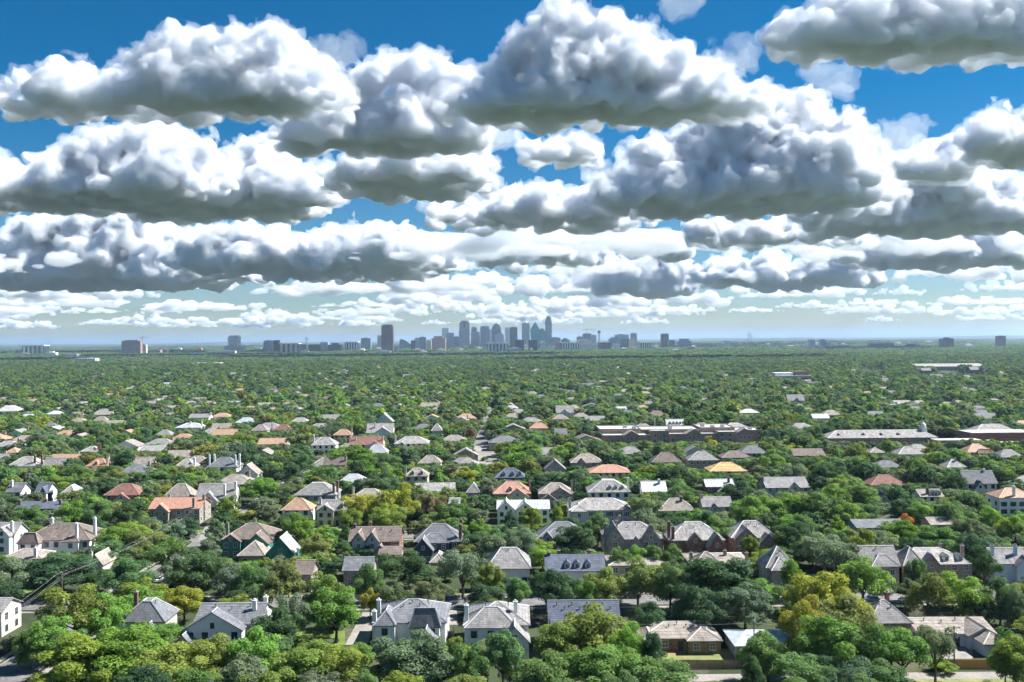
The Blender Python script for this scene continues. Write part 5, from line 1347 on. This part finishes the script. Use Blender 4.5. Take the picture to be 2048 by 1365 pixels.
if FARHOUSE_STUFF:
    fm = []
    for k, (kind, rk) in enumerate((('hip', 'pale'), ('gx', 'white'), ('hip', 'tan'), ('gx', 'grey'), ('hip', 'white'))):
        b, _ = roof_mesh(kind, -8, 8, -5.5, 5.5, 6.0, 10.5); b.box(-7.9, 7.9, -5.3, 5.3, 0, 5.7); fm.append(b.mesh('far_roof', ROOF[rk]))
    fc = proto_collection('roof_kind', fm); A = np.array(FARHOUSE_STUFF); n = len(A)
    scatter('distant_rooftops', 'specks of pale roofs scattered through the far trees', 'rooftops', np.stack([A[:, 0], A[:, 1], 0 * A[:, 0]], 1), np.stack([A[:, 2]] * 3, 1), rg.uniform(-.1, .1, n), rg.integers(0, 5, n), None, fc)

# ------------------------------------------------------------------ fences, poles, wires, cars
def fence(label, pts, h, m, name='wooden_fence'):
    P = [at_z(x, y, 0) for x, y in pts]
    o0 = P[0]; root = thing(name, (o0.x, o0.y, 0), label, 'fence')
    pl = MB(); rails = MB()
    for a, b in zip(P[:-1], P[1:]):
        d = (b - a); L = d.length; d.normalize(); nrm = Vector((-d.y, d.x, 0)); n = int(L / .15); s = a - o0
        for i in range(n):
            c = s + d * (L * (i + .5) / n); w = .066; t = .012; hh = h + random.uniform(-.03, .03); off = nrm * random.uniform(-.008, .008)
            q = [c - d * w - nrm * t + off, c + d * w - nrm * t + off, c + d * w + nrm * t + off, c - d * w + nrm * t + off]
            k = len(pl.v); pl.v += [(p.x, p.y, .03) for p in q] + [(p.x, p.y, hh) for p in q]
            pl.f += [(k, k + 1, k + 5, k + 4), (k + 1, k + 2, k + 6, k + 5), (k + 2, k + 3, k + 7, k + 6), (k + 3, k, k + 4, k + 7), (k + 4, k + 5, k + 6, k + 7)]
        for i in range(int(L / 2.4) + 1):
            c = s + d * min(L, i * 2.4) + nrm * .09
            MB().box(-.05, .05, -.05, .05, 0, h + .06).build('post', m, root, (c.x, c.y, 0))
        for z in (.35, h - .35):
            e0 = s + nrm * .05; e1 = s + d * L + nrm * .05
            rails.tube([(e0.x, e0.y, z), (e1.x, e1.y, z)], .035, 4)
    p_ = pl.build('planks', m, root); p_['kind'] = 'stuff'
    rails.build('rail', m, root)
fence('weathered plank fence behind the brick ranch house', [(1352, 1338), (1488, 1338)], 1.9, WOOD)
fence('weathered side fence running back beside the brick ranch house', [(1489, 1337), (1448, 1274)], 1.9, WOOD)
fence('orange cedar plank fence along the alley at right', [(1912, 1338), (2034, 1338)], 1.9, CEDAR)
fence('grey plank fence left of the orange cedar fence', [(1862, 1338), (1908, 1338)], 1.8, WOOD)
fence('narrow side yard fence between the white houses', [(905, 1300), (909, 1262)], 1.9, WOOD)
fence('dark plank fence beside the plain slate-roofed house', [(1082, 1312), (1086, 1278)], 1.9, WOOD)

POLES = {}
def pole(key, label, px, yt, Y, arm=True, transformer=False):
    p = at_y(px, yt, Y); h = max(p.z, 9)
    root = thing('utility_pole', (p.x, Y, 0), label, 'utility pole')
    MB().tube([(0, 0, 0), (0, 0, h)], [.17, .12], 8).build('post', POLE, root)
    tips = [(p.x, Y, h)]
    if arm:
        c = MB().box(-1.3, 1.3, -.08, .08, h - .55, h - .40).build('crossarm', POLE, root)
        for x in (-1.2, -.5, .5, 1.2): MB().lathe([(.05, h - .40), (.07, h - .28), (.04, h - .2)], 6, (x, 0)).build('insulator', STEEL, c)
        tips = [(p.x + x, Y, h - .22) for x in (-1.2, .5, 1.2)]
    if transformer: MB().lathe([(.28, h - 2.6), (.32, h - 2.5), (.32, h - 1.5), (.2, h - 1.4)], 10, (.5, 0)).build('transformer', STEEL, root)
    POLES[key] = tips
pole('a', 'utility pole with crossarm above the bright trees at left', 124, 1146, 236.5)
pole('b', 'utility pole beside the terracotta-roofed villa', 367, 1044, 316)
pole('c', 'utility pole with transformer behind the cedar fence', 1908, 1256, 189, True, True)
pole('d', 'bare utility pole beside the pale-blue roofed house', 1508, 1262, 192, False)
pole('e', 'thin utility pole beside the plain slate-roofed house', 1099, 1262, 196, False)
pole('f', 'utility pole near the left edge beside the street', -70, 1275, 172)
pole('g', 'utility pole by the far street at left', 420, 985, 400)
pole('h', 'utility pole at the right beyond the frame edge', 2130, 1250, 190)
def wire(label, A, Bp, sag):
    b = MB()
    a = Vector(A); c = Vector(Bp); n = 12
    pts = [a.lerp(c, i / n) - Vector((0, 0, sag * 4 * (i / n) * (1 - i / n))) - a for i in range(n + 1)]
    b.tube(pts, .014, 4)
    o = b.build('overhead_wire', WIRE, None, a); tag(o, label, 'wire', 'overhead wires')
for k, w in enumerate(('left', 'middle', 'right')):
    wire(f'{w} overhead wire from the left-edge pole to the bright-tree pole', POLES['f'][k], POLES['a'][k], .8)
    wire(f'{w} overhead wire from bright-tree pole up to the villa pole', POLES['a'][k], POLES['b'][k], 1.2)
    wire(f'{w} overhead wire from the villa pole to the far street pole', POLES['b'][k], POLES['g'][k], 1.2)
wire('overhead wire between the bare pole and the transformer pole', POLES['d'][0], POLES['c'][0], .8)
wire('overhead wire from the slate-roof pole to the bare pole', POLES['e'][0], POLES['d'][0], .8)
wire('overhead wire leaving the transformer pole to the right', POLES['c'][2], POLES['h'][0], .6)
def flagpole():
    p = at_z(1310, 878, 0); t = at_y(1310, 847, p.y)
    root = thing('flagpole', (p.x, p.y, 0), 'thin white flagpole in front of the brick school', 'flagpole')
    MB().tube([(0, 0, 0), (0, 0, max(t.z, 14))], [.14, .09], 6).build('pole', TRIM, root); MB().lathe([(.05, max(t.z, 14)), (.18, max(t.z, 14) + .15), (.05, max(t.z, 14) + .3)], 6).build('finial', STEEL, root)
flagpole()

CARPAINT = {}
def paint(nm, c):
    if nm not in CARPAINT:
        m, nt, p = nodes(nm + '_car_paint'); p.inputs['Base Color'].default_value = (*c, 1); p.inputs['Roughness'].default_value = .25; p.inputs['Coat Weight'].default_value = .5
        CARPAINT[nm] = m
    return CARPAINT[nm]
TYRE = mat('tyre_rubber', (0.02, 0.02, 0.02), var=.1); RIM = mat('wheel_alloy', (0.5, 0.5, 0.52), var=.05, metal=.8, rough=.35)
def car(label, x, y, rz, nm, c):
    root = thing('parked_car', (x, y, 0.012), label, 'car', 'cars parked along the streets'); root.rotation_euler = (0, 0, rz)
    side = [(-2.25, .35), (-1.7, .30), (1.8, .30), (2.25, .38), (2.25, .78), (1.5, .95), (-1.9, 1.0), (-2.25, .9)]
    MB().prism(side, 'y', -.88, .88).build('body', paint(nm, c), root)
    g = MB().prism([(-1.85, .99), (1.0, .94), (.35, 1.48), (-1.3, 1.5)], 'y', -.78, .78).build('glasshouse', GLASS, root)
    MB().box(-1.25, .3, -.7, .7, 1.49, 1.54).build('roof', paint(nm, c), root)
    for sx in (-1.4, 1.4):
        for sy in (-.86, .86):
            w = MB(); n = 12
            w.tube([(sx, sy - .1, .33), (sx, sy + .1, .33)], .33, 14); wh = w.build('wheel', TYRE, root)
            s = 1 if sy > 0 else -1
            MB().tube([(sx, sy + s * .1, .33), (sx, sy + s * .125, .33)], .2, 10).build('rim', RIM, wh)
    for sy in (-.62, .62):
        MB().box(2.24, 2.28, sy - .2, sy + .2, .62, .76).build('headlight', TRIM, root)
        MB().box(-2.28, -2.24, sy - .16, sy + .16, .72, .86).build('tail_light', paint('lamp_red', (.4, .01, .01)), root)
p = at_z(315, 1163, 0); car('white car parked on the left street under trees', -104, p.y, R(90), 'white', (.8, .8, .8))
car('white car on the street right of the green-sheathed garage', -62, 320, 0, 'white', (.8, .8, .8))
p = at_z(1898, 1218, 0); car('red car on the shaded street at right', p.x, 242.5, 0, 'red', (.45, .03, .03))
p = at_z(1935, 1216, 0); car('silver car right of the red car at right', p.x + 1, 242.5, 0, 'silver', (.5, .5, .52))
p = at_z(1262, 1190, 0); car('dark car on the shaded street behind the slate roof', p.x, 242.5, 0, 'dark', (.03, .03, .035))
for i, (px, py) in enumerate(((955, 925), (966, 921), (978, 924), (1182, 900), (1192, 898))):
    p = at_z(px, py, 0)
    car(('white car in the pale car park left of the trees', 'dark car in the middle of the pale car park', 'silver car at the right of the pale car park', 'white car left of the brick school', 'silver car beside the brick school wall')[i], p.x, p.y, R(90), *(('white', (.8, .8, .8)), ('dark', (.03, .03, .035)), ('silver', (.5, .5, .52)), ('white', (.8, .8, .8)), ('silver', (.5, .5, .52)))[i])

crng = random.Random(4)
CARCOL = [('white', (.8, .8, .8)), ('silver', (.5, .5, .52)), ('dark', (.03, .03, .035)), ('red', (.45, .03, .03)), ('blue', (.05, .1, .25)), ('grey', (.2, .2, .21))]
for k in range(30):
    nm, c_ = crng.choice(CARCOL)
    if k < 11: x, y, rz = crng.uniform(-95, 130), crng.choice((237.4, 243.6)), crng.choice((0, math.pi))
    elif k < 20: x, y, rz = crng.uniform(-150, 180), crng.choice((319.4, 325.6)), crng.choice((0, math.pi))
    else: x, y, rz = crng.choice((-110.6, -103.4)), crng.uniform(190, 400), R(90)
    car('', x, y, rz, nm, c_)
    o = COL.objects[-1]
    while o.parent: o = o.parent
    q = proj(x, y, 1); PENDING.append((o, float(q[0]), float(q[1]), y, nm + ' car parked', 'car', 'cars parked along the streets'))
# ------------------------------------------------------------------ low hills on the horizon
hb = MB(); nx = 60
for i in range(nx + 1):
    x = -26000 + 52000 * i / nx; z = 30 + 22 * math.sin(i * .7) + 14 * math.sin(i * 1.9 + 1)
    hb.v += [(x, 22000, -2), (x, 27000, max(8, z)), (x, 33000, -2)]
for i in range(nx):
    a = i * 3; hb.f += [(a, a + 3, a + 4, a + 1), (a + 1, a + 4, a + 5, a + 2)]
struct(hb.build('hills', GROUND))

# ------------------------------------------------------------------ clouds: closed bodies of even, bright vapour
import openvdb
CRNG = np.random.default_rng(21)
def pnoise(P, cell, seed):
    """Gradient noise at points P (n,3)."""
    rng = np.random.default_rng(seed); G = rng.normal(size=(4096, 3)).astype(np.float32); G /= np.linalg.norm(G, axis=1, keepdims=True)
    q = P / cell; i = np.floor(q).astype(np.int64); f = (q - i).astype(np.float32); u = f * f * f * (f * (f * 6 - 15) + 10)
    out = np.zeros(len(P), np.float32)
    for dx in (0, 1):
        for dy in (0, 1):
            for dz in (0, 1):
                h = ((i[:, 0] + dx) * 73856093 ^ (i[:, 1] + dy) * 19349663 ^ (i[:, 2] + dz) * 83492791) & 4095
                g = G[h]
                out += (u[:, 0] if dx else 1 - u[:, 0]) * (u[:, 1] if dy else 1 - u[:, 1]) * (u[:, 2] if dz else 1 - u[:, 2]) * (g[:, 0] * (f[:, 0] - dx) + g[:, 1] * (f[:, 1] - dy) + g[:, 2] * (f[:, 2] - dz))
    return out

def vapour(name, density):
    m = bpy.data.materials.new(name); m.use_nodes = True
    nt = m.node_tree; nt.nodes.remove(nt.nodes['Principled BSDF'])
    v = nt.nodes.new('ShaderNodeVolumePrincipled')
    v.inputs['Color'].default_value = (0.940, 0.963, 0.992, 1); v.inputs['Density'].default_value = density; v.inputs['Anisotropy'].default_value = 0.0
    nt.links.new(v.outputs[0], nt.nodes['Material Output'].inputs['Volume'])
    m.cycles.homogeneous_volume = True
    return m
CLOUDM = vapour('cloud_vapour', 0.04)
WISPM = vapour('thin_wisp_vapour', 0.0035)
FRINGEM = vapour('cloud_wisp_vapour', 0.0065)
FARM = vapour('far_cloud_vapour', 0.0065)

def cloud_mesh(name, sp, base, vox, seed, sc=1.0, fringe=False):
    sp = np.asarray(sp, float)
    mg = 150 * sc
    lo = (sp[:, :3] - sp[:, 3:]).min(0) - mg; hi = (sp[:, :3] + sp[:, 3:]).max(0) + mg
    lo[2] = base - 75 * sc
    sh = np.ceil((hi - lo) / vox).astype(int)
    X = [(lo[k] + np.arange(sh[k]) * vox).astype(np.float32) for k in range(3)]
    S = np.full(sh, 3e2 * sc, np.float32)
    for x, y, z, r in sp:
        m = 170 * sc
        a = [max(0, np.searchsorted(X[k], c - r - m)) for k, c in enumerate((x, y, z))]; b = [np.searchsorted(X[k], c + r + m) for k, c in enumerate((x, y, z))]
        d = np.sqrt((X[0][a[0]:b[0], None, None] - x) ** 2 + (X[1][None, a[1]:b[1], None] - y) ** 2 + (1.15 * (X[2][None, None, a[2]:b[2]] - z)) ** 2) - r
        v = S[a[0]:b[0], a[1]:b[1], a[2]:b[2]]; np.minimum(v, d, out=v)
    core = S < -25 * sc
    idx = np.nonzero(np.abs(S) < 135 * sc)
    P = np.stack([X[0][idx[0]], X[1][idx[1]], X[2][idx[2]]], 1)
    disp = np.zeros(len(P), np.float32)
    for k, (size, amp) in enumerate(((310, 105), (150, 80), (72, 56), (36, 38), (18, 22))):
        if size * sc < vox * 2.0: break
        disp += amp * sc * (np.abs(pnoise(P, size * sc, seed * 7 + k)) * 2.6 - .46)
    disp += sc * (75 * pnoise(P, 240 * sc, seed + 71) + 45 * pnoise(P, 95 * sc, seed + 72))
    if fringe:
        disp = disp * .8 + sc * (34 + 130 * pnoise(P, 210 * sc, seed + 91) + 115 * pnoise(P, 90 * sc, seed + 92) + 80 * pnoise(P, 42 * sc, seed + 93) + 45 * pnoise(P, 22 * sc, seed + 94))
    else: disp = disp - 18 * sc
    fade = np.clip((P[:, 2] - base) / (220 * sc), .35, 1)
    S[idx] -= disp * fade
    gx, gy = np.meshgrid(X[0], X[1], indexing='ij'); Q = np.stack([gx.ravel(), gy.ravel(), np.zeros(gx.size)], 1)
    bs = (base + sc * (120 * pnoise(Q, 330 * sc, seed + 50) + 75 * pnoise(Q, 130 * sc, seed + 51) + 36 * pnoise(Q, 55 * sc, seed + 52))).reshape(gx.shape)
    S = np.maximum(S, bs[:, :, None] - X[2][None, None, :])
    S[:, :, 0] = 9; S[:, :, -1] = 9; S[0] = 9; S[-1] = 9; S[:, 0] = 9; S[:, -1] = 9
    inside = S < 0; keep = inside & core
    for _ in range(60):
        n0 = keep.sum(); grow = keep.copy()
        for ax in range(3):
            grow |= np.roll(keep, 1, ax) | np.roll(keep, -1, ax)
        keep = grow & inside
        if keep.sum() - n0 < 6: break
    S[inside & ~keep] = vox
    S = np.clip(S, -3 * vox, 3 * vox)
    g = openvdb.FloatGrid(3 * vox); g.copyFromArray(np.ascontiguousarray(S, dtype=np.float32)); g.gridClass = openvdb.GridClass.LEVEL_SET
    Pv, Tr, Qd = g.convertToPolygons(isovalue=0.0, adaptivity=0.0)
    Pv = Pv * vox + lo
    me = bpy.data.meshes.new(name)
    me.vertices.add(len(Pv)); me.vertices.foreach_set('co', Pv.astype(np.float32).ravel())
    li = np.concatenate([Tr.ravel(), Qd.ravel()]).astype(np.int32); me.loops.add(len(li)); me.loops.foreach_set('vertex_index', li)
    st = np.concatenate([np.arange(len(Tr)) * 3, len(Tr) * 3 + np.arange(len(Qd)) * 4]).astype(np.int32)
    me.polygons.add(len(st)); me.polygons.foreach_set('loop_start', st)
    me.update(calc_edges=True); me.flip_normals()
    me.materials.append(FRINGEM if fringe else CLOUDM)
    return me

CBASE = 950.0      # metres of cloud base above the camera
CFR = []
def cloud(label, outline, yb, depth, seed, n=70, pxv=2.4, base_alt=CBASE, wisp=False):
    xs = [p[0] for p in outline]; ys = [p[1] for p in outline]
    xm = (xs[0] + xs[-1]) / 2
    yh = 679 - (xm - 1024) * 18 / 2048
    Df = base_alt * F / (yh - yb); D = Df - depth * .5
    base = CAMZ + base_alt
    rng = random.Random(seed); sp = []; sc = max(.42, D / 7800); n = int(n * 2.1)
    W = (xs[-1] - xs[0]) * D / F
    for i in range(n):
        t = (i + rng.random()) / n; u = xs[0] + (xs[-1] - xs[0]) * t; yt = float(np.interp(u, xs, ys))
        q = at_y(u, yt, D); hg = max(q.z - base, 210 * sc)
        lay = i % 3
        if lay == 0: r = min(hg * .42, 190 * sc) * rng.uniform(.6, 1.0); z = base + hg - r * 1.25; y = rng.uniform(-.32, .05)
        elif lay == 1: r = min(hg * .5, 260 * sc) * rng.uniform(.65, 1); z = base + (hg - r) * rng.uniform(.15, .7); y = rng.uniform(-.5, .3)
        else: r = min(hg * .5, 230 * sc) * rng.uniform(.65, 1); z = base + r * rng.uniform(.1, .5); y = rng.uniform(-.5, .5)
        edge = min(1, .35 + 3.2 * min(t, 1 - t)); r *= edge; r = max(r, 75 * sc)
        yy = y * (depth - r)
        sp.append((q.x * (1 + yy / D), D + yy, z, r))
    c = np.array(sp); loc = np.array([c[:, 0].mean(), c[:, 1].mean(), base]); c[:, :3] -= loc
    if wisp:
        me = cloud_mesh('cloud', c, 0.0, pxv * D / F * 2, seed, sc, True)
        me.materials[0] = WISPM
        tag(add('cloud', me, None, loc), label, 'cloud', 'cumulus clouds')
        return me
    me = cloud_mesh('cloud', c, 0.0, pxv * D / F * 2, seed, sc)
    o = add('cloud', me, None, loc); tag(o, label, 'cloud', 'cumulus clouds')
    fm = cloud_mesh('wisps', c, 0.0, pxv * 1.15 * D / F * 2, seed, sc, True)
    add('wisps', fm, o)
    CFR.append(fm)
    return me
CL = []
CL.append(cloud('towering white cumulus at top centre with dark left flank', [(880, 240), (920, 180), (960, 150), (1010, 110), (1050, 60), (1090, 15), (1130, 5), (1180, 40), (1230, 25), (1290, 60), (1330, 90), (1400, 105), (1450, 130), (1520, 160), (1540, 215)], 262, 480, 1, 100))
CL.append(cloud('long white cumulus with two domes at upper left', [(-80, 190), (0, 170), (60, 155), (120, 122), (160, 125), (200, 155), (265, 135), (300, 105), (350, 62), (400, 55), (440, 85), (500, 50), (550, 38), (600, 70), (640, 115), (690, 130), (710, 200)], 250, 420, 2, 100))
CL.append(cloud('billowing grey-bottomed cloud left of the towering cumulus', [(545, 270), (620, 190), (690, 145), (760, 115), (820, 105), (880, 120), (940, 130), (970, 180)], 318, 480, 3, 60))
CL.append(cloud('dark slate-bottomed cloud left of centre', [(640, 370), (690, 320), (760, 290), (850, 275), (920, 280), (985, 315)], 408, 1050, 4, 55))
CL.append(cloud('mid-left cumulus with flat dark base', [(235, 390), (300, 335), (370, 315), (440, 325), (490, 285), (530, 275), (570, 320), (650, 335), (670, 370)], 448, 1150, 5, 60))
CL.append(cloud('broad pale cloud at the left edge below the blue gap', [(-90, 340), (0, 315), (60, 330), (110, 302), (165, 275), (220, 258), (300, 252), (350, 250), (410, 275), (460, 300)], 432, 1100, 6, 60))
CL.append(cloud('wide grey cloud bank above the left horizon', [(-120, 520), (0, 470), (60, 440), (150, 420), (230, 400), (330, 455), (430, 480), (540, 510)], 580, 2600, 7, 60))
CL.append(cloud('long pale cloud bank above the left skyline', [(330, 490), (420, 455), (520, 450), (620, 460), (700, 445), (800, 450), (860, 475), (915, 510)], 556, 2200, 8, 60))
CL.append(cloud('pale cloud with ragged top in the middle of the sky', [(860, 440), (930, 412), (1000, 378), (1080, 372), (1150, 385), (1195, 352), (1250, 398), (1310, 425)], 468, 1200, 9, 55))
CL.append(cloud('large white cloud mass right of centre', [(1190, 345), (1230, 305), (1290, 290), (1370, 250), (1440, 200), (1540, 180), (1590, 168), (1640, 230), (1700, 228), (1750, 255), (1775, 300)], 436, 1050, 10, 80))
CL.append(cloud('wide grey-bottomed cloud mass at right', [(1590, 390), (1690, 335), (1760, 305), (1830, 290), (1890, 278), (1950, 310), (2020, 350), (2130, 390)], 474, 1200, 11, 65))
CL.append(cloud('small white cumulus cut by the right edge', [(1930, 300), (1955, 245), (1995, 222), (2060, 225), (2140, 260)], 342, 700, 12, 35))
CL.append(cloud('white cloud filling the top right corner', [(1535, 50), (1590, 15), (1660, -20), (1760, -40), (1880, -50), (2000, -50), (2140, -40)], 140, 330, 13, 70))
CL.append(cloud('small triangular white cloud alone in blue sky', [(1050, 332), (1080, 310), (1125, 272), (1165, 270), (1198, 320)], 342, 380, 14, 26))
CL.append(cloud('twin-puffed cumulus above the right skyline', [(1195, 550), (1245, 495), (1285, 482), (1330, 500), (1375, 530)], 590, 1200, 15, 40))
CL.append(cloud('flat pale cloud right of the twin-puffed cumulus', [(1390, 545), (1450, 512), (1520, 505), (1600, 520), (1690, 500), (1760, 540)], 575, 1400, 16, 45))
CL.append(cloud('low grey cloud bank at the right edge', [(1690, 500), (1780, 455), (1880, 460), (1960, 440), (2060, 450), (2160, 480)], 540, 1800, 17, 50))
CL.append(cloud('thin pale cloud layer between the right banks', [(1380, 480), (1450, 450), (1550, 445), (1640, 455), (1710, 480)], 500, 1100, 18, 40))
CL.append(cloud('tiny white puff under the blue gap at centre right', [(1325, 510), (1345, 490), (1368, 508)], 522, 300, 19, 14, base_alt=1000))

for k_, (lab_, ol_, yb_, dp_) in enumerate((
        ('thin torn wisp above the towering cumulus at right', [(1340, 40), (1365, 12), (1395, 8)], 44, 110),
        ('small ragged wisp right of the towering cumulus', [(1440, 130), (1475, 108), (1500, 128)], 146, 130),
        ('pair of faint wisps below the top right cloud', [(1620, 180), (1650, 162), (1700, 176)], 196, 150),
        ('small torn cloud in the blue gap at centre', [(960, 292), (990, 272), (1030, 286)], 304, 220),
        ('faint wisp joined to the upper left cumulus', [(640, 130), (670, 116), (710, 126)], 146, 140),
        ('small pale cloud in the blue gap at right', [(1770, 290), (1800, 272), (1840, 290)], 306, 240),
        ('torn white cloud above the wide right cloud mass', [(1800, 330), (1850, 285), (1900, 270), (1945, 320)], 372, 420),
        ('low ragged cloud in the middle of the lower sky', [(960, 520), (1040, 486), (1130, 492), (1200, 520)], 540, 1600),
        ('low torn cloud left of the middle of the lower sky', [(620, 545), (720, 520), (820, 530), (880, 550)], 566, 1800))):
    CL.append(cloud(lab_, ol_, yb_, dp_, 40 + k_, 18 if k_ < 6 else 34, wisp=k_ < 6))

# rows of small far cumulus down to the horizon, alike and beyond counting
protoc = []
for k in range(5):
    rng = random.Random(60 + k); sp = []
    for i in range(26):
        t = (i + rng.random()) / 26; x = (t - .5) * 2000; hg = (260 + 260 * rng.random()) * (1 - (2 * t - 1) ** 2 * .7); r = max(70, min(hg * .5, 190) * rng.uniform(.7, 1))
        sp.append((x, rng.uniform(-450, 450), max(r * .2, hg - r * rng.uniform(1.1, 2)), r))
    protoc.append(cloud_mesh('far_cloud', sp, 0.0, 34, 80 + k, 1.35)); protoc[-1].materials[0] = FARM
fcoll = proto_collection('far_cloud_kind', protoc)
PT = []; SCL = []; ROT = []; IDX = []
rng = random.Random(31)
D = 11500.0
while D < 62000:
    half = D * .62; X = -half + rng.uniform(0, 2500)
    while X < half:
        s = rng.uniform(.55, 1.7) * (1 + (D - 15000) / 60000)
        if rng.random() < (.42 if D < 16000 else .62):
            PT.append((X, D + rng.uniform(-1200, 1200), CAMZ + CBASE)); SCL.append((s * rng.uniform(.8, 1.7), s, s * rng.uniform(.5, 1.1))); ROT.append(rng.choice((0, math.pi)) + rng.uniform(-.3, .3)); IDX.append(rng.randrange(5))
        X += 2600 * s * rng.uniform(.8, 1.5)
    D *= 1.115
rng = random.Random(8)
for k in range(64):  # unseen clouds behind the camera, added as white fill for shaded walls
    X = rng.uniform(-9000, 9000); Y = rng.uniform(-11000, -900)
    s = rng.uniform(.6, 1.1)
    if X > 0 and Y > -2500: continue
    PT.append((X, Y, CAMZ + CBASE)); SCL.append((s, s, s * rng.uniform(.8, 1.3))); ROT.append(rng.uniform(0, 6.28)); IDX.append(rng.randrange(5))
scatter('distant_and_fill_clouds', 'rows of small pale cumulus receding to the horizon, plus unseen fill clouds behind camera', 'clouds', PT, SCL, ROT, IDX, None, fcoll)
print('CLOUDS', len(PT), sum(len(m.polygons) for m in CL), sum(len(m.polygons) for m in CFR))

# ------------------------------------------------------------------ the hazy air
hz = MB().box(-95000, 95000, -3200, 112000, -3.0, 330.0).build('haze', None)
hz['kind'] = 'stuff'; hz['label'] = 'thin blue haze over the whole plain'; hz['category'] = 'haze'
hm = bpy.data.materials.new('haze_air'); hm.use_nodes = True
hm.node_tree.nodes.remove(hm.node_tree.nodes['Principled BSDF'])
pv = hm.node_tree.nodes.new('ShaderNodeVolumePrincipled')
pv.inputs['Color'].default_value = (0.49, 0.67, 0.91, 1); pv.inputs['Density'].default_value = 4.2e-5; pv.inputs['Anisotropy'].default_value = 0.2
hm.node_tree.links.new(pv.outputs[0], hm.node_tree.nodes['Material Output'].inputs['Volume'])
hm.cycles.homogeneous_volume = True
hz.data.materials.append(hm)

resolve_labels()
